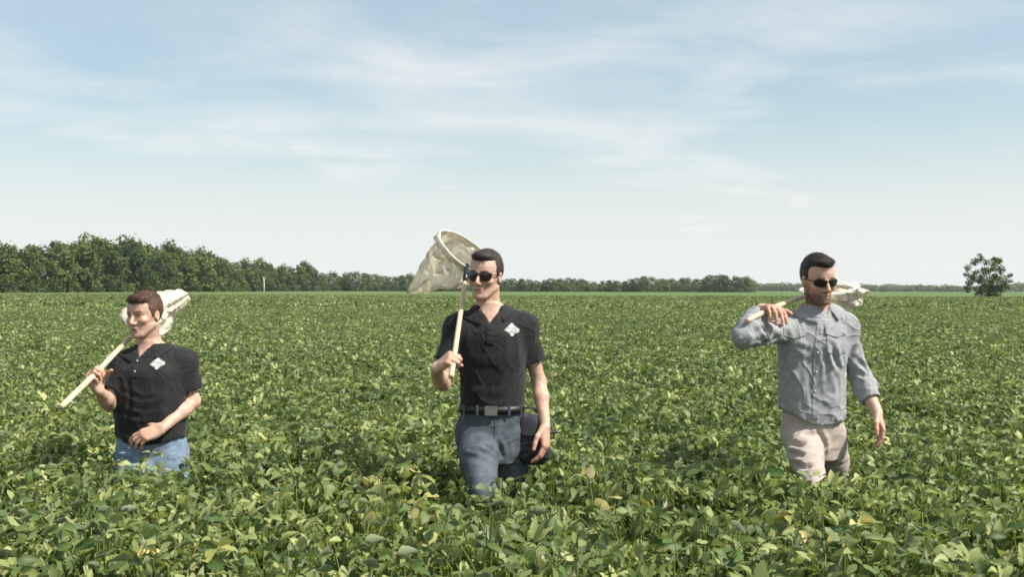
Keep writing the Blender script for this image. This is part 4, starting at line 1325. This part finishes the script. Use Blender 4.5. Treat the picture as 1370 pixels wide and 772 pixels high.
def build_shoes(c, e):
    for side in 'lr':
        an = np.array(c['an_' + side]); g = np.array([an[0], an[1], max(0.0, an[2] - .10)])
        F = Field(g + [-.09, -.26, -.02], g + [.09, .14, .2], .006)
        F.cap(g + [0, .05, .04], g + [0, -.06, .05], .042, .045, .02); F.cap(g + [0, -.06, .048], g + [0, -.17, .034], .045, .034, .02)
        F.cap(g + [0, .03, .05], g + [0, .03, .13], .045, .048, .02)
        F.op(g + [-.1, -.3, -.1], g + [.1, .2, .02], lambda X, Y, Z: Z - g[2] - .004 + 0 * X, 0, 's')
        V, Q = F.surface(2)
        link('shoe', np_mesh('shoe', V, Q, [M['shoe']], True), e)

def belt(c, e, z0, h, grow, gap=None, buckle=True):
    lf = loft_fn(c['torso'], grow); n = 72; rows = []
    A = np.linspace(0, 2 * math.pi, n, endpoint=False)
    for dz, g in ((-h / 2, -.004), (-h / 2, 0.002), (h / 2, .002), (h / 2, -.004)):
        cx, cy_, rx, rf, rb = lf.ev(np.array([z0 + dz])); rx, rf, rb = rx[0] + grow + g, rf[0] + grow + g, rb[0] + grow + g
        ca, sa = np.cos(A), np.sin(A); p = 2 / 2.25
        x = cx[0] + rx * np.sign(ca) * np.abs(ca) ** p; y = cy_[0] + np.where(sa < 0, rf, rb) * np.sign(sa) * np.abs(sa) ** p
        rows.append(np.stack([x, y, np.full(n, z0 + dz)], 1))
    k = np.arange(n); k2 = (k + 1) % n
    mb = MB(); mb.add(np.concatenate(rows), np.concatenate([np.stack([i * n + k, i * n + k2, ((i + 1) % 4) * n + k2, ((i + 1) % 4) * n + k], 1) for i in range(4)]))
    b = mb.build('belt', [M['belt']], e)
    cx, cy_, rx, rf, rb = lf.ev(np.array([z0])); y = cy_[0] - rf[0] - grow
    if buckle:
        q = MB(); w = .024; f = .006
        q.box((cx[0], y - .007, z0 + h / 2 + .001), (w * 2, f, .007)); q.box((cx[0], y - .007, z0 - h / 2 - .001), (w * 2, f, .007))
        q.box((cx[0] - w, y - .006, z0), (.007, f, h + .006)); q.box((cx[0] + w, y - .006, z0), (.007, f, h + .006)); q.box((cx[0], y - .008, z0), (w * 1.9, .003, h * .8))
        q.build('buckle', [M['steel']], b, False)
    return b, (cx[0], y)

def seam(F, pts, parent, mat_, r=.0016, name='seam'):
    P = np.array(pts, float); t = np.linspace(0, 1, 24); k = np.linspace(0, 1, len(P))
    Q = np.stack([np.interp(t, k, P[:, 0]), np.interp(t, k, P[:, 1])], 1); y = F.front(Q[:, 0], Q[:, 1])
    mb = MB(); mb.tube(np.column_stack([Q[:, 0], y, Q[:, 1]]), r, 5); return mb.build(name, [mat_], parent)

def emblem(F, P, c, parent, s, rot=0.):
    """White diamond shaped emblem stitched on the chest."""
    cr, sr = math.cos(rot), math.sin(rot)
    def pl(pts): return [(c[0] + s * (x * cr - z * sr), c[1] + s * (x * sr + z * cr)) for x, z in pts]
    g = lambda v: (lambda p: (v, v, v))
    a = drape_patch('emblem', F, pl([(-1, -.02), (-.1, .9), (.1, .92), (.55, .45), (1.02, .12), (1.0, -.28), (.45, -.42), (.22, -.78), (-.1, -.78), (-.22, -.48)]), M['white'], parent, .0016, .005, g(.40))
    drape_patch('emblem_roof', F, pl([(-.42, .28), (-.02, .86), (.42, .30), (.0, .42)]), M['white'], a, .003, .005, g(.88))
    drape_patch('emblem_foot', F, pl([(-.14, -.42), (.22, -.40), (.20, -.74), (-.12, -.74)]), M['white'], a, .003, .005, g(1.1))
    drape_patch('emblem_wing', F, pl([(.50, .22), (.95, .05), (.92, -.22), (.60, -.12)]), M['white'], a, .003, .005, g(.9))
    drape_patch('emblem_bar', F, pl([(-.8, -.0), (-.2, .16), (-.15, -.14), (-.62, -.14)]), M['white'], a, .003, .005, g(.78))
    return a

HAIR_MID = dict(line=[(-.13, -.055), (-.09, -.068), (-.045, -.062), (-.025, -.02), (-.012, .012), (.002, .004), (.010, -.020), (.022, -.018), (.03, .022), (.045, .045), (.062, .066), (.075, .073), (.11, .076)],
                thick=dict(side=.006, top=.014), quiff=(.0, .052, .094, .05, .042, .022), temple=.012, comb=.5, rough=1.0, part=.0, flow=(-.75, -.55))
HAIR_LEFT = dict(line=[(-.13, -.05), (-.09, -.062), (-.045, -.055), (-.025, -.01), (-.012, .014), (.002, .006), (.012, -.022), (.022, -.012), (.03, .024), (.045, .045), (.062, .060), (.075, .066), (.11, .068)],
                 thick=dict(side=.008, top=.016), quiff=(.01, .05, .088, .058, .046, .026), temple=.016, comb=1.1, rough=1.3, flow=(.45, .8))
HAIR_RIGHT = dict(line=[(-.13, -.05), (-.09, -.062), (-.045, -.052), (-.025, -.01), (-.012, .014), (.002, .006), (.012, -.018), (.022, -.010), (.03, .024), (.045, .042), (.062, .058), (.075, .063), (.11, .065)],
                  thick=dict(side=.004, top=.018), quiff=(.0, .035, .098, .056, .06, .022), temple=.010, comb=.3, rough=1.2, flow=(.25, .7))

def walker_middle():
    P = Pose('m', 657)
    e = empty('person', P.base, 'walker in the middle in black polo and dark sunglasses, grey jeans, net over the shoulder', 'person')
    torso = P.sec([(618, 656, 42, .10, .12), (582, 656, 44, .11, .126), (545, 658, 42.5, .106, .11), (505, 659, 43, .11, .106), (466, 658, 45, .116, .113), (444, 657, 42.5, .106, .11), (426, 657, 34, .085, .095, .012), (408, 656, 22, .06, .065, .02)])
    h = nrm(P(617, 413, -.03) - P(606, 484, -.33)); f = nrm(np.array([.55, -.45, .35])); f = nrm(f - h * f.dot(h)); n = np.cross(h, f)
    grip = P(607, 484, -.33)
    c = dict(torso=torso, lo=P(657, 890, 0) * 0 + [-.42, -.56, -.02], hi=np.array([.42, .72, 1.84]),
             head=Head(P(649.5, 367.5, .0), R(-20), R(-3), R(-3), .90), neck_base=P(657, 419, .028), neck_r=.051,
             sh_l=P(613, 438, .0), el_l=P(592, 513, -.07), wr_l=grip - f * .085 - n * .024, hand_l=dict(f=f, n=n, curl=GRIP, thumb=T_GRIP),
             sh_r=P(701, 437, .015), el_r=P(721, 510, .06), wr_r=P(730, 570, -.05), hand_r=dict(f=(-.02, -.22, -1), n=(-.85, .4, -.05), curl=RELAX, thumb=T_RELAX),
             hip_l=P(636, 580, .0), kn_l=P(649, 664, -.30), an_l=P(652, 800, -.14), hip_r=P(680, 582, .02), kn_r=P(686, 695, .10), an_r=P(688, 800, .42),
             torso_mid=P(657, 480), hem=P(657, 549)[2], vee=(P(656, 433)[0], P(656, 434)[2], .62), sleeve=.62, waist=P(657, 542)[2], arm=.86, leg=.86, hollow=False, jaw=1.0, nose=.95, beard=.22, fold=.005)
    x = lambda a, b, d: P(a, b, d)
    c['creases'] = [[x(612, 470, -.13), x(640, 485, -.14), x(665, 482, -.14)], [x(615, 520, -.12), x(650, 530, -.13), x(690, 522, -.13)], [x(700, 462, -.1), x(682, 480, -.13), x(668, 505, -.13)],
                    ([x(620, 537, -.12), x(660, 541, -.13), x(700, 536, -.12)], .006, .009), [x(617, 440, -.1), x(615, 470, -.11), x(622, 500, -.12)], [x(697, 440, -.1), x(702, 465, -.1), x(697, 500, -.1)],
                    ([x(640, 495, -.14), x(634, 515, -.13), x(636, 538, -.13)], .006, .014)]
    c['tcreases'] = [[x(608, 571, -.13), x(635, 576, -.17), x(664, 590, -.14)], [x(608, 583, -.15), x(640, 590, -.2), x(663, 602, -.17)], [x(612, 597, -.17), x(636, 601, -.22), x(655, 607, -.22)], [x(665, 560, -.14), x(667, 585, -.13), x(672, 610, -.1)],
                     ([x(617, 552, -.1), x(627, 562, -.13), x(633, 566, -.14)], .006, .007), [x(672, 575, -.13), x(686, 590, -.12), x(694, 610, -.09)]]
    build_body(P, c, e)
    hair_mesh('hair', c['head'], HAIR_MID, M['hair'], e)
    sunglasses(c['head'], e, .058, .0205, .0, True)
    F, sh = build_shirt('polo_shirt', P, c, e, M['polo'])
    collar(F, sh, M['polo'], c['neck_base'] + [0, 0, .004], c['head'].p(0, -.012, -.07) - c['neck_base'], .061, .030, .40, .040)
    x0, z0 = c['vee'][0], c['vee'][1]
    pk = drape_patch('placket', F, [(x0 - .014, z0 + .003), (x0 + .014, z0 + .003), (x0 + .014, z0 - .085), (x0 - .014, z0 - .085)], M['polo'], sh, .0022)
    for dz in (.02, .062):
        y = F.front(np.array([x0]), np.array([z0 - dz]))[0]; b = MB(); b.tube([[x0, y - .0045, z0 - dz], [x0, y - .0015, z0 - dz]], .0048, 10); b.build('button', [M['bagm']], sh)
    w = P(684.5, 441); emblem(F, P, (w[0], w[2]), sh, .034)
    T, tr = build_trousers('jeans', P, c, e, M['jean_grey'])
    b, (bx, by) = belt(c, e, P(657, 546)[2], .032, .004)
    for px in (622, 640, 682, 698):
        z = P(657, 546)[2]; xx = P(px, 546)[0]
        y = loft_fn(torso, .007); cx, cy_, rx, rf, rb = y.ev(np.array([z])); u = (xx - cx[0]) / (rx[0] + .007)
        yy = cy_[0] - (rf[0] + .007) * max(0., 1 - abs(u) ** 2.25) ** (1 / 2.25)
        q = MB(); q.box((xx, yy - .0015, z), (.011, .005, .046)); q.build('belt_loop', [M['jean_grey']], tr, False)
    seam(T, [(P(662, 552)[0], P(662, 552)[2]), (P(664, 575)[0], P(664, 575)[2]), (P(660, 596)[0], P(660, 596)[2])], tr, M['jean_grey'], .0022, 'fly')
    for pts in ([(612, 566), (622, 563), (634, 553)], [(703, 566), (695, 563), (684, 553)]):
        seam(T, [(P(a, b_)[0], P(a, b_)[2]) for a, b_ in pts], tr, M['jean_grey'], .0022, 'pocket_edge')
    build_shoes(c, e)
    # net
    B = P.base
    sweep_net('sweep net of the middle walker, its big cream bag blown out behind the head', grip - h * .10 + B, grip + B, P(617, 413, -.035) + B,
              P(627, 340, .36) + B, (.6, -.5, .6), .175, P(544, 391, .42) + B, P(584, 368, .42) + B, 3, .011, .0, .26, .014, .030, .85, .5, .70)
    # field bag on the belt
    hip_bag(P)

def hip_bag(P):
    o = P(711, 582, -.015) + P.base
    e = empty('field_bag', o, 'black soft field bag hanging from the belt at the hip of the middle walker', 'bag')
    k = P.D / FPX
    F = Field([-.15, -.09, -.18], [.17, .09, .15], .0045)
    F.op([-.12, -.07, -.15], [.13, .07, .11], lambda X, Y, Z: (np.abs((X + .12 * Z) / (.066 - .16 * Z)) ** 3.4 + np.abs(Y / (.036 - .10 * Z)) ** 3 + np.abs((Z + .012) / .112) ** 4) ** .25 * .04 - .04, .0)
    F.cap([.06, .02, .005], [.112, .028, .012], .014, .007, .03)
    V, Q = F.surface(3); N = v_normals(V, Q); V = folds(V, N, .012, 12, (.3, 0, 1), 77, 2.5); V = folds(V, v_normals(V, Q), .007, 26, (1, 0, .4), 71, 2)
    bd = link('pouch', np_mesh('pouch', V, Q, [M['bagm']], True), e)
    fl = drape_patch('flap', F, [(-.05, .085), (.05, .085), (.055, .02), (.04, .0), (-.04, .0), (-.055, .02)], M['bagm'], e, .007, .006)
    mb = MB(); mb.tube([[-.055, -.02, .08], [-.05, -.025, .105], [-.06, -.03, .122]], .006, 6, flat=(0, 1, 0)); mb.tube([[.045, 0, .08], [.01, .0, .12], [-.05, -.03, .125]], .0055, 6); mb.build('strap', [M['bagm']], e)
    cb = MB(); A = np.linspace(0, 6.283, 18); cb.tube(np.stack([-.062 + .010 * np.cos(A), np.full(18, -.045), .115 + .021 * np.sin(A)], 1), .0018, 6, False); cb.build('clip', [M['steel']], e)

def walker_left():
    P = Pose('l', 203)
    e = empty('person', P.base, 'walker without sunglasses in black polo and blue jeans, head turned aside, net behind the neck', 'person')
    torso = P.sec([(640, 203, 43, .11, .125), (605, 203, 46, .125, .13), (575, 203, 46, .135, .12), (545, 203, 48, .142, .118), (515, 203, 47, .14, .118), (494, 204, 45, .128, .118), (477, 205, 34, .095, .10, .012), (459, 205, 22, .065, .068, .022)])
    grip = P(127, 501, -.29); h = nrm(P(166, 460, -.04) - grip); f = np.array([-.3, -.3, .85]); f = nrm(f - h * f.dot(h)); n = np.cross(h, f)
    c = dict(torso=torso, lo=np.array([-.46, -.5, -.02]), hi=np.array([.42, .44, 1.67]),
             head=Head(P(193, 420, -.01), R(-20), R(-6), R(3), .895), neck_base=P(204, 470, .03), neck_r=.053,
             sh_l=P(166, 489, -.01), el_l=P(147, 540, -.10), wr_l=grip - f * .085 - n * .024, hand_l=dict(f=f, n=n, curl=GRIP, thumb=T_GRIP),
             sh_r=P(247, 485, .02), el_r=P(259, 537, .03), wr_r=P(218, 573, -.15), hand_r=dict(f=(-.86, -.30, -.36), n=(-.1, .72, -.6), curl=RELAX, thumb=[(.6, .75, .15), (.85, .45, .1), (.95, .2, .1)]),
             hip_l=P(184, 605, .0), kn_l=P(176, 692, -.22), an_l=P(180, 800, -.10), hip_r=P(226, 606, .02), kn_r=P(236, 715, -.02), an_r=P(236, 800, .28),
             torso_mid=P(203, 520), hem=P(203, 588)[2], vee=(P(193, 478)[0], P(193, 479)[2], .60), sleeve=.70, waist=P(203, 566)[2], hollow=True, jaw=1.06, nose=1.05, fold=.005, squint=True, beard=.28, hip_grow=-.012, wear=.5, arm=.88, slv=1.02, vskew=.25)
    x = lambda a, b, d: P(a, b, d)
    zl = P(203, 592)[2]
    c['hem_fn'] = lambda X: zl + .03 * np.clip((X + .02) / .17, -1, 1) ** 2 + .025 * np.exp(-((X + .13) / .05) ** 2)
    c['hem'] = zl
    c['creases'] = [[x(160, 520, -.13), x(190, 535, -.16), x(220, 530, -.15)], [x(158, 550, -.13), x(190, 560, -.16), x(235, 552, -.14)], [x(245, 510, -.1), x(225, 525, -.14), x(212, 550, -.15)], [x(170, 500, -.12), x(175, 530, -.15), x(172, 560, -.14)], ([x(230, 560, -.12), x(222, 575, -.14), x(215, 590, -.14)], .007, .012)]
    c['tcreases'] = [[x(158, 600, -.1), x(175, 606, -.14), x(195, 612, -.13)], [x(160, 612, -.12), x(180, 618, -.16), x(200, 622, -.14)], [x(215, 605, -.14), x(230, 612, -.13), x(245, 610, -.1)]]
    build_body(P, c, e)
    hair_mesh('hair', c['head'], HAIR_LEFT, M['hair2'], e)
    F, sh = build_shirt('polo_shirt', P, c, e, M['polo'])
    collar(F, sh, M['polo'], c['neck_base'] + [-.006, 0, .004], c['head'].p(0, -.012, -.07) - c['neck_base'] + [.0, .01, 0], .063, .030, .40, .040)
    x0, z0 = c['vee'][0], c['vee'][1]
    drape_patch('placket', F, [(x0 - .014, z0 + .003), (x0 + .014, z0 + .003), (x0 + .016, z0 - .085), (x0 - .012, z0 - .085)], M['polo'], sh, .0022)
    for dz in (.008, .055):
        y = F.front(np.array([x0]), np.array([z0 - dz]))[0]; b = MB(); b.tube([[x0, y - .0045, z0 - dz], [x0, y - .0015, z0 - dz]], .0052, 10); b.build('button', [M['button']], sh)
    w = P(219.5, 485); emblem(F, P, (w[0], w[2]), sh, .033, .12)
    T, tr = build_trousers('jeans', P, c, e, M['jean_blue'])
    build_shoes(c, e)
    B = P.base
    sweep_net('sweep net of the walker without sunglasses, its narrow white bag poking out beside the head', P(82, 545, -.57) + B, grip + B, P(166, 460, -.04) + B,
              P(192, 431, .22) + B, (.5, -.65, .67), .115, P(247, 396, .30) + B, P(216, 412, .26) + B, 8, .0125, -.008, .2, .045, .035)

def walker_right():
    P = Pose('r', 1092)
    e = empty('person', P.base, 'walker in grey button shirt, stone trousers and sunglasses, one raised hand over the net handle', 'person')
    torso = P.sec([(615, 1088, 36, .095, .115), (582, 1087, 40, .102, .12), (555, 1086, 43, .108, .112), (520, 1086, 43, .104, .105), (485, 1087, 43.5, .108, .11), (455, 1089, 43.5, .11, .112), (438, 1092, 39, .098, .105, .01), (424, 1094, 32, .078, .088, .018), (407, 1095, 20, .06, .062, .022)])
    c = dict(torso=torso, lo=np.array([-.48, -.50, -.02]), hi=np.array([.46, .72, 1.84]),
             head=Head(P(1094.5, 373.5, -.02), R(14), R(-11), R(2), .905), neck_base=P(1096, 416, .028), neck_r=.050,
             sh_l=P(1056, 438, .0), el_l=P(996, 452, -.22), wr_l=P(1019, 413, -.09), hand_l=dict(f=(.34, -.85, .05), n=(-.05, -.05, -1), curl=DRAPE, thumb=[(.5, .8, -.1), (.7, .55, .2), (.8, .3, .4)], spread=.10, sc=1.05),
             sh_r=P(1130, 438, .015), el_r=P(1149, 503, .06), wr_r=P(1174, 552, -.06), hand_r=dict(f=(.22, -.25, -.95), n=(-.85, .3, -.25), curl=RELAX, thumb=T_RELAX, spread=.03, sc=.92),
             hip_l=P(1070, 580, .0), kn_l=P(1092, 658, -.30), an_l=P(1093, 795, -.14), hip_r=P(1111, 582, .02), kn_r=P(1118, 668, .27), an_r=P(1120, 760, .56),
             torso_mid=P(1090, 490), hem=P(1090, 565)[2], vee=(P(1101, 424)[0], P(1101, 421)[2], .55), waist=P(1090, 552)[2], hollow=True, jaw=.98, fold=.0075, beard=1.0, hip_grow=-.012, wear=.06, leg=.80, cuff_l=.80, cuff_r=.66, arm=.95)
    zl = P(1090, 566)[2]; k = P.D / FPX
    c['hem_fn'] = lambda X: zl + np.where(X < 0, .055, .022) * np.clip(np.abs(X) / .14, 0, 1.2) ** 1.5
    c['hem'] = zl
    x = lambda a, b, d: P(a, b, d)
    c['creases'] = [([x(1050, 445, -.1), x(1062, 462, -.12), x(1082, 470, -.12)], .011, .014), ([x(1046, 458, -.1), x(1055, 480, -.11), x(1072, 500, -.12)], .010, .014), ([x(1050, 470, -.1), x(1056, 510, -.11), x(1060, 545, -.11)], .010, .015), ([x(1112, 462, -.11), x(1120, 485, -.11), x(1128, 500, -.1)], .010, .012),
                    ([x(1102, 470, -.12), x(1108, 490, -.12), x(1106, 515, -.12)], .008, .012), ([x(1072, 490, -.12), x(1070, 520, -.12), x(1078, 550, -.12)], .009, .014), ([x(1122, 505, -.1), x(1126, 530, -.1), x(1120, 550, -.11)], .008, .012), ([x(1100, 528, -.12), x(1112, 535, -.12), x(1126, 538, -.11)], .007, .010),
                    ([x(1040, 452, -.15), x(1022, 440, -.22), x(1012, 428, -.2)], .012, .014), ([x(1042, 442, -.1), x(1030, 455, -.16), x(1015, 462, -.2)], .010, .013), ([x(1010, 445, -.26), x(1020, 440, -.24), x(1030, 438, -.18)], .012, .012), ([x(1146, 480, -.02), x(1158, 492, .0), x(1164, 505, .02)], .010, .012), ([x(1146, 492, -.02), x(1158, 506, -.0), x(1168, 512, .02)], .010, .011), ([x(1152, 515, -.01), x(1163, 520, -.02), x(1172, 516, .02)], .007, .010)]
    c['tcreases'] = [[x(1050, 577, -.1), x(1070, 581, -.14), x(1094, 582, -.1)], [x(1054, 592, -.12), x(1072, 597, -.17), x(1092, 597, -.13)], [x(1058, 607, -.14), x(1074, 612, -.2), x(1094, 610, -.18)], [x(1064, 622, -.2), x(1078, 626, -.26), x(1092, 625, -.24)], ([x(1096, 575, -.1), x(1100, 595, -.08), x(1100, 610, -.07)], .010, .012), [x(1106, 590, -.1), x(1118, 598, -.12), x(1130, 596, -.08)]]
    build_body(P, c, e)
    hair_mesh('hair', c['head'], HAIR_RIGHT, M['hair'], e)
    sunglasses(c['head'], e, .060, .0185, .0, False)
    F, sh = build_shirt('button_shirt', P, c, e, M['shirt'], True)
    collar(F, sh, M['shirt'], c['neck_base'] + [.003, -.002, .002], c['head'].p(0, -.012, -.07) - c['neck_base'] + [0, .02, 0], .059, .030, .42, .046, spread=.024)
    q = lambda pts: [(P(a, b, -.11)[0], P(a, b, -.11)[2]) for a, b in pts]
    drape_patch('placket', F, q([(1096, 427), (1105, 427), (1097, 470), (1095, 520), (1094, 561), (1087, 561), (1088, 520), (1089, 470)]), M['shirt'], sh, .0028, .006)
    for px, py in ((1098.5, 446), (1093.5, 472), (1092, 498), (1091, 524)):
        w = P(px, py, -.11); y = F.front(w[:1], w[2:])[0]; b = MB(); b.tube([[w[0], y - .0058, w[2]], [w[0], y - .002, w[2]]], .0052, 10); b.build('button', [M['button']], sh)
    for (a, b_, w_) in ((1049, 441, 29), (1106, 439, 29)):
        pk = drape_patch('pocket', F, q([(a, b_), (a + w_, b_ + 1), (a + w_, b_ + 33), (a + w_ * .5, b_ + 38), (a, b_ + 33)]), M['shirt'], sh, .0024, .006)
        fl = drape_patch('pocket_flap', F, q([(a - 1, b_ - 3), (a + w_ + 1, b_ - 2), (a + w_ + 1, b_ + 8), (a + w_ * .5, b_ + 13), (a - 1, b_ + 8)]), M['shirt'], sh, .0062, .005)
    for pts in ([(1066, 421), (1058, 424), (1050, 430)], [(1120, 421), (1130, 425), (1139, 432)]):
        seam(F, q(pts), sh, M['shirt'], .002, 'yoke_seam')
    T, tr = build_trousers('trousers', P, c, e, M['khaki'])
    build_shoes(c, e)
    B = P.base
    sweep_net('sweep net of the grey-shirted walker, a crumpled cream bag lying behind the neck', P(999, 430, -.24) + B, P(1031, 413, -.14) + B, P(1063, 401, .03) + B,
              P(1106, 388, .20) + B, (-.12, -.22, .97), .125, P(1141, 413, .26) + B, P(1132, 392, .26) + B, 12, .0115, .0, .45, .045, .022, .7, .75)

walker_middle(); walker_left(); walker_right()
